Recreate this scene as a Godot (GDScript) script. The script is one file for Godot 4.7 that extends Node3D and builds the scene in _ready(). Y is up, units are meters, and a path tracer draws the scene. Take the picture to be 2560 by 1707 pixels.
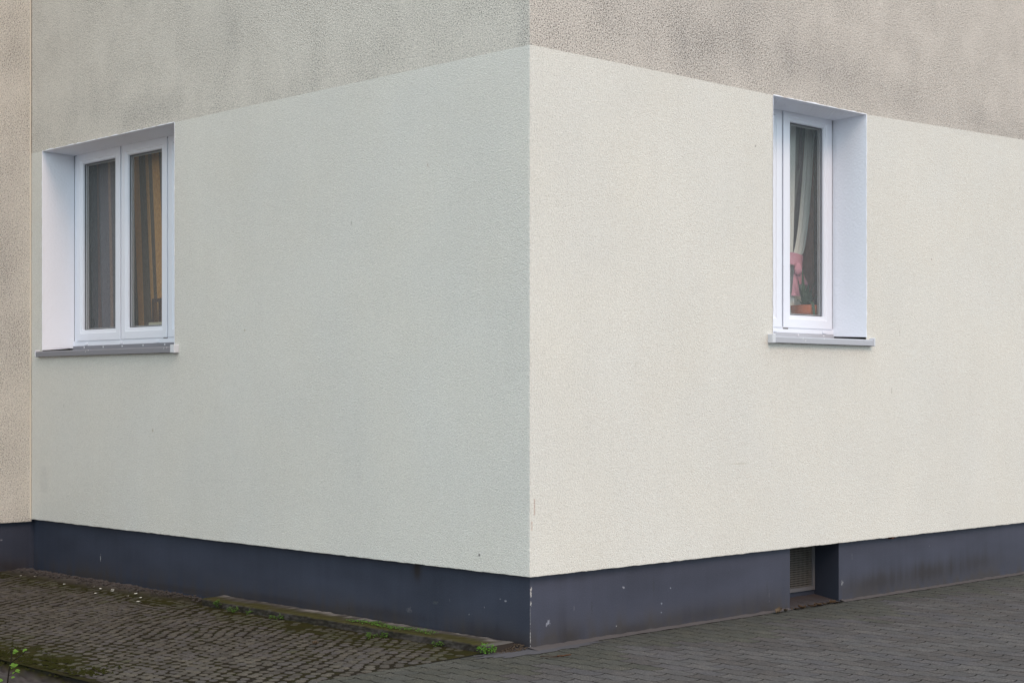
extends Node3D
# Corner of a rendered apartment building over a dark painted plinth, pavers in front, a cobbled path on the left.
# Right wall: face on z = 0, running along +x. Left wall: face on x = 0, running along -z. Corner at the origin.

const BAND := 3.395        # where the smooth plaster ends and the roughcast begins
const SKIRT := 0.415       # underside of the plaster
const TOP := 12.9
const RECESS := 0.042       # the plinth stands back from the plaster

var rng := RandomNumberGenerator.new()
var M := {}
var names := {}

# ------------------------------------------------------------------ small helpers
func lin(r: float, g: float, b: float, a: float = 1.0) -> Color:
	var c := Color(r, g, b).linear_to_srgb()
	return Color(c.r, c.g, c.b, a)

func mat(c: Color, rough: float = 0.9, spec: float = 0.3) -> StandardMaterial3D:
	var m := StandardMaterial3D.new()
	m.albedo_color = c
	m.roughness = rough
	m.metallic_specular = spec
	return m

func numbered(called: String) -> String:
	var n: int = names.get(called, 0)
	names[called] = n + 1
	return called if n == 0 else "%s_%03d" % [called, n]

func tag(o: Node, label: String = "", category: String = "", group: String = "", kind: String = "") -> Node:
	if label: o.set_meta("label", label)
	if category: o.set_meta("category", category)
	if group: o.set_meta("group", group)
	if kind: o.set_meta("kind", kind)
	return o

func base(called: String, at: Vector3 = Vector3.ZERO, parent: Node = null) -> Node3D:
	var o := Node3D.new()
	o.name = numbered(called) if parent == null else called
	(parent if parent else self).add_child(o, true)
	o.position = at
	return o

func new_st() -> SurfaceTool:
	var st := SurfaceTool.new()
	st.begin(Mesh.PRIMITIVE_TRIANGLES)
	return st

func done(called: String, st: SurfaceTool, m: Material, parent: Node = null, smooth: bool = false) -> MeshInstance3D:
	st.generate_normals()
	if smooth:
		st.index()
	return put(called, st.commit(), m, parent)

func put(called: String, mesh: Mesh, m: Material, parent: Node = null) -> MeshInstance3D:
	var o := MeshInstance3D.new()
	o.name = numbered(called) if parent == null else called
	o.mesh = mesh
	if m: o.material_override = m
	(parent if parent else self).add_child(o, true)
	return o

# a, b, c, d run counter-clockwise as seen from the front
func quad(st: SurfaceTool, a: Vector3, b: Vector3, c: Vector3, d: Vector3, uv: Array = [], sg: int = -1) -> void:
	st.set_smooth_group(sg)
	var p := [a, c, b, a, d, c]
	var k := [0, 2, 1, 0, 3, 2]
	for i in 6:
		if uv.size() == 4: st.set_uv(uv[k[i]])
		else: st.set_uv(Vector2(p[i].x + p[i].z, -p[i].y))
		st.add_vertex(p[i])

func tri(st: SurfaceTool, a: Vector3, b: Vector3, c: Vector3, sg: int = -1) -> void:
	st.set_smooth_group(sg)
	for p in [a, c, b]:
		st.set_uv(Vector2(p.x + p.z, -p.y))
		st.add_vertex(p)

# box with chamfered edges
func bbox(st: SurfaceTool, lo: Vector3, hi: Vector3, c: float = 0.0) -> void:
	var s := hi - lo
	c = minf(c, minf(s.x, minf(s.y, s.z)) * 0.45)
	var mid := (lo + hi) * 0.5
	var h := s * 0.5
	for axis in 3:
		var u := (axis + 1) % 3
		var v := (axis + 2) % 3
		for sgn in [-1.0, 1.0]:
			var q: Array[Vector3] = []
			for k in [[-1, -1], [1, -1], [1, 1], [-1, 1]]:
				var p := Vector3.ZERO
				p[axis] = sgn * h[axis]
				p[u] = k[0] * (h[u] - c)
				p[v] = k[1] * (h[v] - c)
				q.append(mid + p)
			if sgn > 0: quad(st, q[0], q[1], q[2], q[3])
			else: quad(st, q[3], q[2], q[1], q[0])
	if c <= 0.0: return
	for axis in 3:      # edges along axis
		var u := (axis + 1) % 3
		var v := (axis + 2) % 3
		for su in [-1.0, 1.0]:
			for sv in [-1.0, 1.0]:
				var q: Array[Vector3] = []
				for k in [[-1, 0], [1, 0], [1, 1], [-1, 1]]:
					var p := Vector3.ZERO
					p[axis] = k[0] * (h[axis] - c)
					p[u] = su * (h[u] - (c if k[1] == 1 else 0.0))
					p[v] = sv * (h[v] - (0.0 if k[1] == 1 else c))
					q.append(mid + p)
				var n := (q[1] - q[0]).cross(q[3] - q[0])
				var want := Vector3.ZERO
				want[u] = su
				want[v] = sv
				if n.dot(want) > 0: quad(st, q[0], q[1], q[2], q[3])
				else: quad(st, q[3], q[2], q[1], q[0])
	for sx in [-1.0, 1.0]:
		for sy in [-1.0, 1.0]:
			for sz in [-1.0, 1.0]:
				var a := mid + Vector3(sx * h.x, sy * (h.y - c), sz * (h.z - c))
				var b := mid + Vector3(sx * (h.x - c), sy * h.y, sz * (h.z - c))
				var d := mid + Vector3(sx * (h.x - c), sy * (h.y - c), sz * h.z)
				if (b - a).cross(d - a).dot(Vector3(sx, sy, sz)) > 0: tri(st, a, b, d)
				else: tri(st, a, d, b)

# rectangle (in u, v) swept by a profile of [inset, n]; makes mitred frames
func rect_sweep(st: SurfaceTool, r: Rect2, prof: Array) -> void:
	for i in prof.size() - 1:
		var a := _ring(r, prof[i])
		var b := _ring(r, prof[i + 1])
		for k in 4:
			var k2 := (k + 1) % 4
			quad(st, a[k], a[k2], b[k2], b[k])

func _ring(r: Rect2, p: Array) -> Array:
	var t: float = p[0]
	var n: float = p[1]
	return [Vector3(r.position.x + t, r.position.y + t, n), Vector3(r.end.x - t, r.position.y + t, n), Vector3(r.end.x - t, r.end.y - t, n), Vector3(r.position.x + t, r.end.y - t, n)]

# tapered tube along a line of points
func tube(st: SurfaceTool, pts: Array, r0: float, r1: float, sides: int = 6) -> void:
	var rings := []
	for i in pts.size():
		var t: Vector3 = (pts[mini(i + 1, pts.size() - 1)] - pts[maxi(i - 1, 0)]).normalized()
		var s := t.cross(Vector3(0.31, 0.2, 0.93)).normalized()
		var w := t.cross(s)
		var r := lerpf(r0, r1, float(i) / maxf(1, pts.size() - 1))
		var ring := []
		for k in sides:
			var a := TAU * k / sides
			ring.append(pts[i] + (s * cos(a) + w * sin(a)) * r)
		rings.append(ring)
	for i in rings.size() - 1:
		for k in sides:
			var k2 := (k + 1) % sides
			quad(st, rings[i][k], rings[i][k2], rings[i + 1][k2], rings[i + 1][k], [], 1)
	var e: Array = rings[-1]
	for k in range(1, sides - 1):
		tri(st, e[0], e[k], e[k + 1])

# ------------------------------------------------------------------ computed textures
func noise(w: int, h: int, freq: float, sd: int, oct: int = 1, kind: int = FastNoiseLite.TYPE_SIMPLEX_SMOOTH) -> Image:
	var n := FastNoiseLite.new()
	n.noise_type = kind
	n.seed = sd
	n.frequency = freq
	n.fractal_type = FastNoiseLite.FRACTAL_FBM if oct > 1 else FastNoiseLite.FRACTAL_NONE
	n.fractal_octaves = oct
	return n.get_image(w, h)

func spread(w: int, h: int, from_w: int, from_h: int, freq: float, sd: int, oct: int) -> PackedByteArray:
	var i := noise(from_w, from_h, freq, sd, oct)
	i.resize(w, h, Image.INTERPOLATE_CUBIC)
	return i.get_data()

var lut := PackedByteArray()
func make_lut() -> void:
	lut.resize(4097)
	for i in 4097:
		lut[i] = int(clampf(Color(i / 4096.0, 0, 0).linear_to_srgb().r * 255.0 + 0.5, 0, 255))

func tex(w: int, h: int, d: PackedByteArray) -> ImageTexture:
	var i := Image.create_from_data(w, h, false, Image.FORMAT_RGB8, d)
	return ImageTexture.create_from_image(i)

func relief(i: Image, strength: float) -> ImageTexture:
	var c: Image = i.duplicate()
	c.convert(Image.FORMAT_RGBA8)
	c.bump_map_to_normal_map(strength)
	return ImageTexture.create_from_image(c)

# grain as high as wide: smooth lumps mixed with single grains
func grit(w: int, h: int, freq: float, sd: int, share: float) -> Image:
	var a := noise(w, h, freq, sd, 2).get_data()
	var b := noise(w, h, 1.0, sd + 50, 1, FastNoiseLite.TYPE_VALUE).get_data()
	for k in w * h: a[k] = int(a[k] * (1.0 - share) + b[k] * share)
	return Image.create_from_data(w, h, false, Image.FORMAT_L8, a)

# fine plaster: pale, faint clouds and runs, small dirty pores
func plaster_texture(w: int, h: int, c: Vector3, sd: int, grain: PackedByteArray, marks: Array) -> ImageTexture:
	var cloud := spread(w, h, w / 16, h / 16, 0.035, sd, 4)
	var run := spread(w, h, w / 4, 24, 0.05, sd + 1, 3)
	var hue := spread(w, h, w / 16, h / 16, 0.05, sd + 2, 2)
	var pore := noise(w, h, 0.27, sd + 3, 1, FastNoiseLite.TYPE_SIMPLEX).get_data()
	var white := noise(w, h, 1.0, sd + 4, 1, FastNoiseLite.TYPE_VALUE).get_data()
	var d := PackedByteArray()
	d.resize(w * h * 3)
	var r := c.x * 4096.0
	var g := c.y * 4096.0
	var b := c.z * 4096.0
	var j := 0
	for k in w * h:
		var f := 1.0 + (cloud[k] - 128) * 0.00020 + (run[k] - 128) * 0.00006 + (grain[k] - 128) * 0.00110 + (white[k] - 128) * 0.00085
		var p := pore[k]
		if p < 46: f -= (46 - p) * 0.0062
		var q := (hue[k] - 128) * 0.00005
		d[j] = lut[int(r * f * (1.0 + q))]
		d[j + 1] = lut[int(g * f)]
		d[j + 2] = lut[int(b * f * (1.0 - q * 1.6))]
		j += 3
	for m in marks:      # single stains: [x, y, rx, ry, lean, r, g, b, strength] in pixels, factors on the colour
		for y in range(int(m[1] - m[3]), int(m[1] + m[3]) + 1):
			for x in range(int(m[0] - m[2] - m[3]), int(m[0] + m[2] + m[3]) + 1):
				if x < 0 or y < 0 or x >= w or y >= h: continue
				var dy: float = (y - m[1]) / m[3]
				var dx: float = (x - m[0] - m[4] * dy * m[3]) / m[2]
				var e: float = clampf(1.3 - sqrt(dx * dx + dy * dy) - white[y * w + x] * 0.002, 0.0, 1.0) * m[8]
				var k := (y * w + x) * 3
				for q in 3: d[k + q] = int(d[k + q] * lerpf(1.0, m[5 + q], e))
	return tex(w, h, d)

# old roughcast: sandy, dark pits, soot clouds and runs. blots: [x, y, rx, ry, strength] in pixels
func roughcast_texture(w: int, h: int, c: Vector3, sd: int, pit: float, blots: Array) -> ImageTexture:
	var cloud := spread(w, h, w / 8, h / 12, 0.035, sd, 6)
	var run := spread(w, h, w / 3, 40, 0.03, sd + 1, 4)
	var fine := noise(w, h, 0.42, sd + 2, 2).get_data()
	var pits := noise(w, h, 0.25, sd + 3, 1, FastNoiseLite.TYPE_SIMPLEX).get_data()
	var where := spread(w, h, w / 8, h / 8, 0.05, sd + 4, 3)
	var white := noise(w, h, 1.0, sd + 6, 1, FastNoiseLite.TYPE_VALUE).get_data()
	var soot := PackedFloat32Array()
	soot.resize(w * h)
	for q0 in blots:
		var q := PackedFloat32Array(q0)
		for y in range(maxi(0, int(q[1] - q[3] * 2)), mini(h, int(q[1] + q[3] * 2))):
			for x in range(maxi(0, int(q[0] - q[2] * 2)), mini(w, int(q[0] + q[2] * 2))):
				var e := exp(-pow((x - q[0]) / q[2], 2) - pow((y - q[1]) / q[3], 2))
				soot[y * w + x] += e * q[4]
	var d := PackedByteArray()
	d.resize(w * h * 3)
	var j := 0
	for k in w * h:
		var s: float = soot[k] * (0.30 + cloud[k] * 0.0034 + run[k] * 0.0010) * 0.85 + maxf(0.0, (cloud[k] - 150) * 0.0004) + maxf(0.0, (run[k] - 150) * 0.0004)
		var f := (1.0 - s * 0.42) * (1.0 + (fine[k] - 128) * 0.0026 + (white[k] - 128) * 0.0016)
		var limit := 66.0 + (where[k] - 128) * 0.15 + s * 190.0
		var p := pits[k]
		if p < limit: f *= 1.0 - minf((limit - p) * 0.0150 * pit, 0.72)
		elif p > 208: f *= 1.0 + (p - 208) * 0.0022
		f *= 4096.0
		d[j] = lut[clampi(int(c.x * f), 0, 4096)]
		d[j + 1] = lut[clampi(int(c.y * f * (1.0 + s * 0.03)), 0, 4096)]
		d[j + 2] = lut[clampi(int(c.z * f * (1.0 + s * 0.10)), 0, 4096)]
		j += 3
	return tex(w, h, d)

# painted plinth. marks: [u, v, ru, rv, r, g, b, strength] in metres; dirt: [u, v, ru, rv, strength]
func plinth_texture(w: int, h: int, mw: float, mh: float, c: Vector3, sd: int, marks: Array, dirt: Array) -> ImageTexture:
	var cloud := spread(w, h, w / 16, h / 6, 0.04, sd, 4)
	var run := spread(w, h, w / 2, 10, 0.05, sd + 1, 3)
	var fine := noise(w, h, 0.3, sd + 2, 2).get_data()
	var rag := noise(w, h, 0.16, sd + 3, 3).get_data()
	var fleck := noise(w, h, 0.5, sd + 5, 1, FastNoiseLite.TYPE_SIMPLEX).get_data()
	var img := PackedFloat32Array()
	img.resize(w * h * 3)
	for y in h:
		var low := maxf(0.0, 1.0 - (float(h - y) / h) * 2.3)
		for x in w:
			var k := y * w + x
			var f := 1.0 + (cloud[k] - 128) * 0.0013 + (run[k] - 128) * 0.00035 + (fine[k] - 128) * 0.0012
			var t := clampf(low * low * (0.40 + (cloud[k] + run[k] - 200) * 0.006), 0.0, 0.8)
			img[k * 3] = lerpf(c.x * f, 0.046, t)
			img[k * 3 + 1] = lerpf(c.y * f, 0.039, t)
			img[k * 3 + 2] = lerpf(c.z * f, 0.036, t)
			if fleck[k] > 251:
				for q in 3: img[k * 3 + q] += 0.025
	for m in dirt:
		_blot(img, w, h, mw, mh, m[0], m[1], m[2], m[3], Vector3(0.028, 0.023, 0.023), m[4], run, 0.004, false)
	for m in marks:
		_blot(img, w, h, mw, mh, m[0], m[1], m[2], m[3], Vector3(m[4], m[5], m[6]), m[7], rag, 0.010, true)
	var d := PackedByteArray()
	d.resize(w * h * 3)
	for k in w * h * 3:
		d[k] = lut[clampi(int(img[k] * 4096.0), 0, 4096)]
	return tex(w, h, d)

func _blot(img: PackedFloat32Array, w: int, h: int, mw: float, mh: float, u: float, v: float, ru: float, rv: float, c: Vector3, strength: float, rag: PackedByteArray, ragged: float, hard: bool) -> void:
	var sx := w / mw
	var sy := h / mh
	var cx := u * sx
	var cy := h - v * sy
	for y in range(maxi(0, int(cy - rv * sy * 2 - 2)), mini(h, int(cy + rv * sy * 2 + 3))):
		for x in range(maxi(0, int(cx - ru * sx * 2 - 2)), mini(w, int(cx + ru * sx * 2 + 3))):
			var k := y * w + x
			var e := sqrt(pow((x - cx) / (ru * sx), 2) + pow((y - cy) / (rv * sy), 2)) + (rag[k] - 128) * ragged
			var t := clampf((1.15 - e) * 3.5, 0.0, 1.0) if hard else exp(-e * absf(e))
			t *= strength
			img[k * 3] = lerpf(img[k * 3], c.x, t)
			img[k * 3 + 1] = lerpf(img[k * 3 + 1], c.y, t)
			img[k * 3 + 2] = lerpf(img[k * 3 + 2], c.z, t)

# mineral surface for paving stones: grain, pale grit, broad tone; mean near 0.3 linear
func stone_texture(n: int, sd: int, grit: float) -> ImageTexture:
	var broad := noise(n, n, 0.008, sd, 4).get_data()
	var fine := noise(n, n, 0.22, sd + 1, 2).get_data()
	var spot := noise(n, n, 0.47, sd + 2, 1, FastNoiseLite.TYPE_SIMPLEX).get_data()
	var white := noise(n, n, 1.0, sd + 6, 1, FastNoiseLite.TYPE_VALUE).get_data()
	var patch := noise(n, n, 0.02, sd + 3, 3).get_data()
	var d := PackedByteArray()
	d.resize(n * n * 3)
	var j := 0
	for k in n * n:
		var f := 1.0 + (broad[k] - 128) * 0.0010 + (fine[k] - 128) * 0.0026 + (white[k] - 128) * 0.0022
		var limit := 240.0 - patch[k] * 0.20 * grit
		var s := spot[k]
		if s > limit: f += (s - limit) * 0.042
		elif s < 48: f *= 0.72
		f *= 0.28 * 4096.0
		var q := (patch[k] - 128) * 0.0003
		d[j] = lut[clampi(int(f * (1.0 + q)), 0, 4096)]
		d[j + 1] = lut[clampi(int(f), 0, 4096)]
		d[j + 2] = lut[clampi(int(f * (1.0 - q)), 0, 4096)]
		j += 3
	return tex(n, n, d)

# woven cloth with upright stripes: list of [width, colour]
func stripe_texture(w: int, h: int, stripes: Array, sd: int) -> ImageTexture:
	var i := Image.create(w, h, false, Image.FORMAT_RGB8)
	var total := 0.0
	for s in stripes: total += s[0]
	var x := 0.0
	for s in stripes:
		var x1: float = x + s[0] / total * w
		i.fill_rect(Rect2i(int(x), 0, int(x1) - int(x) + 1, h), s[1])
		x = x1
	var f := noise(w, h, 0.3, sd, 2)
	for yy in h:
		for xx in w:
			var k := f.get_pixel(xx, yy).r * 0.3 + 0.85
			var c := i.get_pixel(xx, yy)
			i.set_pixel(xx, yy, Color(c.r * k, c.g * k, c.b * k))
	return ImageTexture.create_from_image(i)

func textured(t: Texture2D, rough: float, spec: float, n: Texture2D = null, depth: float = 1.0) -> StandardMaterial3D:
	var m := mat(Color.WHITE, rough, spec)
	m.albedo_texture = t
	if n:
		m.normal_enabled = true
		m.normal_texture = n
		m.normal_scale = depth
	return m

# ------------------------------------------------------------------ walls
# Local wall axes: x along the wall, y up, z out of the wall.
func left_axes() -> Transform3D:
	return Transform3D(Basis(Vector3(0, 0, 1), Vector3(0, 1, 0), Vector3(-1, 0, 0)), Vector3.ZERO)

# A sheet of wall in local axes with rectangular holes, UV in metres over (mw, mh) from (u0, v0)
func wall_sheet(st: SurfaceTool, u0: float, u1: float, v0: float, v1: float, n: float, holes: Array, uo: Vector2, us: Vector2) -> void:
	var xs := [u0, u1]
	var ys := [v0, v1]
	for h in holes:
		for x in [h.position.x, h.end.x]:
			if x > u0 and x < u1: xs.append(x)
		for y in [h.position.y, h.end.y]:
			if y > v0 and y < v1: ys.append(y)
	xs.sort()
	ys.sort()
	for i in xs.size() - 1:
		for j in ys.size() - 1:
			var mid := Vector2((xs[i] + xs[i + 1]) * 0.5, (ys[j] + ys[j + 1]) * 0.5)
			var open := false
			for h in holes:
				if h.has_point(mid): open = true
			if open or xs[i + 1] - xs[i] < 1e-5 or ys[j + 1] - ys[j] < 1e-5: continue
			var p := [Vector3(xs[i], ys[j], n), Vector3(xs[i + 1], ys[j], n), Vector3(xs[i + 1], ys[j + 1], n), Vector3(xs[i], ys[j + 1], n)]
			var uv := []
			for q in p: uv.append(Vector2((q.x - uo.x) / us.x, 1.0 - (q.y - uo.y) / us.y))
			quad(st, p[0], p[1], p[2], p[3], uv)

# a plaster edge strip that wavers a little: along u at height v, from depth n0 to n1, hanging down by drop
func ragged_edge(st: SurfaceTool, u0: float, u1: float, v: float, n_out: float, n_in: float, drop: float, step: float, sd: int, uo: Vector2, us: Vector2) -> void:
	var nz := FastNoiseLite.new()
	nz.seed = sd
	nz.frequency = 9.0
	nz.fractal_octaves = 3
	var steps := int((u1 - u0) / step)
	for i in steps:
		var a := lerpf(u0, u1, float(i) / steps)
		var b := lerpf(u0, u1, float(i + 1) / steps)
		var da := v - drop * (0.5 + nz.get_noise_1d(a))
		var db := v - drop * (0.5 + nz.get_noise_1d(b))
		var p := [Vector3(a, da, n_out), Vector3(b, db, n_out), Vector3(b, v + 0.02, n_out), Vector3(a, v + 0.02, n_out)]
		var uv := []
		for q in p: uv.append(Vector2((q.x - uo.x) / us.x, 1.0 - (q.y - uo.y) / us.y))
		quad(st, p[0], p[1], p[2], p[3], uv)
		quad(st, Vector3(a, da, n_in), Vector3(b, db, n_in), Vector3(b, db, n_out), Vector3(a, da, n_out))

# the outer corner, a little uneven: from 12 mm along the wall to the arris that both walls share
func arris(y: float) -> Vector3:
	var a := sin(y * 913.7) * 43758.5453
	var b := sin(y * 517.3 + 2.0) * 24634.6345
	return Vector3((a - floorf(a)) * 0.004 - 0.0005, y, -(b - floorf(b)) * 0.004 + 0.0005)

func corner_strip(st: SurfaceTool, left: bool, v0: float, v1: float, n: float, uo: Vector2, us: Vector2) -> void:
	var steps := int((v1 - v0) / 0.011)
	for i in steps:
		var ya := lerpf(v0, v1, float(i) / steps)
		var yb := lerpf(v0, v1, float(i + 1) / steps)
		var ca := arris(snappedf(ya, 0.0001))
		var cb := arris(snappedf(yb, 0.0001))
		var p := []
		if left: p = [Vector3(-0.012, ya, n), Vector3(ca.z + n, ya, n - ca.x), Vector3(cb.z + n, yb, n - cb.x), Vector3(-0.012, yb, n)]
		else: p = [Vector3(ca.x - n, ya, ca.z + n), Vector3(0.012, ya, n), Vector3(0.012, yb, n), Vector3(cb.x - n, yb, cb.z + n)]
		var uv := []
		for q in p: uv.append(Vector2((q.x - uo.x) / us.x, 1.0 - (q.y - uo.y) / us.y))
		quad(st, p[0], p[1], p[2], p[3], uv, 3)

# ------------------------------------------------------------------ windows
# o: u0, u1 opening; y0 sill height at frame; y1 head; t reveal depth; sashes [[ua, ub], ...]; sa, sb sash bottom and top
func build_window(wall: Node3D, o: Dictionary) -> void:
	var t: float = -o.t
	var u0: float = o.u0
	var u1: float = o.u1
	# the painted reveal: two jambs and a soffit, their front edges wavering like the brushed paint they are
	var st := new_st()
	var nz := FastNoiseLite.new()
	nz.seed = o.seed
	nz.frequency = 9.0
	nz.fractal_octaves = 3
	var jb: float = o.jamb_bottom
	var steps := 90
	for side in [0, 1]:
		var uw: float = u0 if side == 0 else u1
		var dir := 1.0 if side == 0 else -1.0
		for i in steps:
			var ya := lerpf(jb, o.y1, float(i) / steps)
			var yb := lerpf(jb, o.y1, float(i + 1) / steps)
			var wa := 0.0045 + 0.006 * nz.get_noise_2d(ya, side * 31.0)
			var wb := 0.0045 + 0.006 * nz.get_noise_2d(yb, side * 31.0)
			var f := 0.0035
			# jamb face, then the lip of paint on the wall face
			var q := [Vector3(uw, ya if i > 0 else o.jamb_rear, t), Vector3(uw, ya, f), Vector3(uw, yb, f), Vector3(uw, yb, t)]
			var l := [Vector3(uw, ya, f), Vector3(uw - dir * wa, ya, f), Vector3(uw - dir * wb, yb, f), Vector3(uw, yb, f)]
			if side == 0:
				quad(st, q[0], q[1], q[2], q[3])
				quad(st, l[1], l[0], l[3], l[2])
			else:
				quad(st, q[3], q[2], q[1], q[0])
				quad(st, l[0], l[1], l[2], l[3])
	for i in steps:
		var a := lerpf(u0, u1, float(i) / steps)
		var b := lerpf(u0, u1, float(i + 1) / steps)
		var wa := 0.0055 + 0.007 * nz.get_noise_2d(a, 77.0)
		var wb := 0.0055 + 0.007 * nz.get_noise_2d(b, 77.0)
		quad(st, Vector3(a, o.y1, 0.0035), Vector3(b, o.y1, 0.0035), Vector3(b, o.y1 - 0.01, t), Vector3(a, o.y1 - 0.01, t))
		quad(st, Vector3(a, o.y1, 0.0035), Vector3(b, o.y1, 0.0035), Vector3(b, o.y1 + wb, 0.0035), Vector3(a, o.y1 + wa, 0.0035))
	done("window_reveal", st, M.white_paint, wall)

	# fixed outer frame, with its children
	var fy1: float = o.y1 + 0.02
	st = new_st()
	var r := Rect2(u0 - 0.02, o.y0 - 0.02, u1 - u0 + 0.04, fy1 - o.y0 + 0.02)
	rect_sweep(st, r, [[0.0, t - 0.07], [0.0, t], [0.062, t], [0.064, t - 0.002], [0.064, t - 0.07]])
	# ledge of the bottom rail and the drainage caps on it
	bbox(st, Vector3(u0, o.y0, t), Vector3(u1, o.y0 + 0.040, t + 0.010), 0.002)
	var win := done("window", st, M.pvc, wall)
	for cx in o.caps:
		st = new_st()
		bbox(st, Vector3(cx - 0.022, o.y0 + 0.004, t + 0.010), Vector3(cx + 0.022, o.y0 + 0.024, t + 0.017), 0.002)
		done("drain_cap", st, M.pvc, win)
	for s in o.sashes:
		st = new_st()
		var sr := Rect2(s[0], o.sa, s[1] - s[0], o.sb - o.sa)
		var z := t + 0.016
		rect_sweep(st, sr, [[0.0, t - 0.05], [0.0, z - 0.003], [0.003, z], [0.060, z], [0.068, z - 0.006], [0.084, z - 0.008], [0.090, z - 0.014], [0.0925, z - 0.030], [0.0925, z - 0.062]])
		var sash := done("sash", st, M.pvc, win)
		# dark seals: round the sash on the frame and round the glass
		st = new_st()
		rect_sweep(st, sr.grow(0.007), [[0.0, t + 0.0012], [0.014, t + 0.0012]])
		rect_sweep(st, sr.grow(-0.0925), [[-0.001, z - 0.026], [0.004, z - 0.024], [0.004, z - 0.032]])
		done("seal", st, M.rubber, win)
		st = new_st()
		bbox(st, Vector3(s[0] + 0.088, o.sa + 0.088, z - 0.036), Vector3(s[1] - 0.088, o.sb - 0.088, z - 0.030))
		tag(done("pane", st, M.glass, win), "")
		# metal spacer between the two panes
		st = new_st()
		rect_sweep(st, sr.grow(-0.092), [[-0.001, z - 0.040], [0.012, z - 0.040], [0.012, z - 0.052], [0.0, z - 0.052]])
		done("spacer", st, M.spacer, win)
	st = new_st()
	rect_sweep(st, Rect2(u0 - 0.002, o.jamb_rear, u1 - u0 + 0.004, o.y1 - 0.0075 - o.jamb_rear), [[0.0, t + 0.0025], [0.0065, t + 0.0022]])
	done("joint_seal", st, M.joint_grey, win)
	for h in o.hinges:
		st = new_st()
		bbox(st, Vector3(h[0] - 0.03, h[1] - 0.006, t), Vector3(h[0] + 0.03, h[1] + 0.006, t + 0.014), 0.003)
		done("hinge", st, M.hinge, win)

	# folded metal sill with end caps and the dabs of white on it
	st = new_st()
	var nose: float = o.nose
	var drop: float = o.nose - o.nose_bottom
	var e0: float = u0 - o.sill_over
	var e1: float = u1 + o.sill_over
	var sy: float = o.y0
	quad(st, Vector3(u0 - 0.005, nose, 0.0), Vector3(u1 + 0.005, nose, 0.0), Vector3(u1 + 0.005, o.rear, t + 0.014), Vector3(u0 - 0.005, o.rear, t + 0.014))
	quad(st, Vector3(u0 - 0.005, o.rear, t + 0.014), Vector3(u1 + 0.005, o.rear, t + 0.014), Vector3(u1 + 0.005, sy, t + 0.0125), Vector3(u0 - 0.005, sy, t + 0.0125))
	quad(st, Vector3(u0 - 0.005, sy, t + 0.0125), Vector3(u1 + 0.005, sy, t + 0.0125), Vector3(u1 + 0.005, sy + 0.001, t), Vector3(u0 - 0.005, sy + 0.001, t))
	var prof := [[0.0, nose + 0.001], [0.030, nose - 0.003], [0.0335, nose - 0.0045], [0.036, nose - 0.009], [0.036, nose - drop], [0.026, nose - drop], [0.026, nose - drop + 0.012], [-0.001, nose - 0.025]]
	for i in prof.size() - 1:
		var a: Array = prof[i]
		var b: Array = prof[i + 1]
		quad(st, Vector3(e0, a[1], a[0]), Vector3(e0, b[1], b[0]), Vector3(e1, b[1], b[0]), Vector3(e1, a[1], a[0]))
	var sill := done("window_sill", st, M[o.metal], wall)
	for e in o.ends:
		st = new_st()
		var eu: float = e0 if e[0] == 0 else e1
		var w: float = e[1]
		bbox(st, Vector3(eu - (0.004 if e[0] == 0 else w), nose - drop - 0.004, -0.001), Vector3(eu + (w if e[0] == 0 else 0.004), nose + 0.012, 0.041), 0.003)
		done("end_cap", st, M.cap, sill)
	for k in o.screws:      # white screw heads in a row along the upstand
		st = new_st()
		var p := Vector3(k, (o.rear + sy) * 0.5 + 0.004, t + 0.0138)
		var q := []
		for a in 8: q.append(p + Vector3(cos(TAU * a / 8.0) * 0.0075, sin(TAU * a / 8.0) * 0.0075, 0.0))
		for a in 8: tri(st, q[a], q[(a + 1) % 8], p + Vector3(0, 0, 0.004))
		done("screw", st, M.dab, sill)
	for k in o.dabs:
		st = new_st()
		var p := Vector3(k[0], nose - k[1], 0.0362)
		var q := []
		for a in 7: q.append(p + Vector3(cos(TAU * a / 7.0) * 0.003 + sin(TAU * a / 7.0) * 0.003, sin(TAU * a / 7.0) * 0.006, 0.0))
		for a in 7: tri(st, q[a], q[(a + 1) % 7], p + Vector3(0, 0, 0.0015))
		done("paint_dab", st, M.dab, sill)

	# the room behind, and the board inside under the panes
	st = new_st()
	var bk: float = t - 0.072
	var x0: float = u0 - 0.8 if not o.has("room0") else o.room0
	var x1: float = u1 + 0.5 if not o.has("room1") else o.room1
	var y0 := 0.9
	var y1 := 3.75
	var deep := -3.2
	quad(st, Vector3(x0, y0, deep), Vector3(x1, y0, deep), Vector3(x1, y1, deep), Vector3(x0, y1, deep))
	quad(st, Vector3(x0, y0, bk), Vector3(x0, y0, deep), Vector3(x0, y1, deep), Vector3(x0, y1, bk))
	quad(st, Vector3(x1, y0, deep), Vector3(x1, y0, bk), Vector3(x1, y1, bk), Vector3(x1, y1, deep))
	quad(st, Vector3(x0, y0, bk), Vector3(x1, y0, bk), Vector3(x1, y0, deep), Vector3(x0, y0, deep))
	quad(st, Vector3(x0, y1, deep), Vector3(x1, y1, deep), Vector3(x1, y1, bk), Vector3(x0, y1, bk))
	wall_sheet(st, x0, x1, y0, y1, bk, [Rect2(u0 + 0.03, o.y0 + 0.02, u1 - u0 - 0.06, fy1 - o.y0 - 0.05)], Vector2.ZERO, Vector2.ONE)
	done("room_wall", st, M.room, wall)
	st = new_st()
	bbox(st, Vector3(u0 + 0.035, o.y0 + 0.010, bk - 0.22), Vector3(u1 - 0.035, o.y0 + 0.034, bk - 0.002), 0.004)
	done("inner_sill", st, M.pvc, wall)

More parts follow.
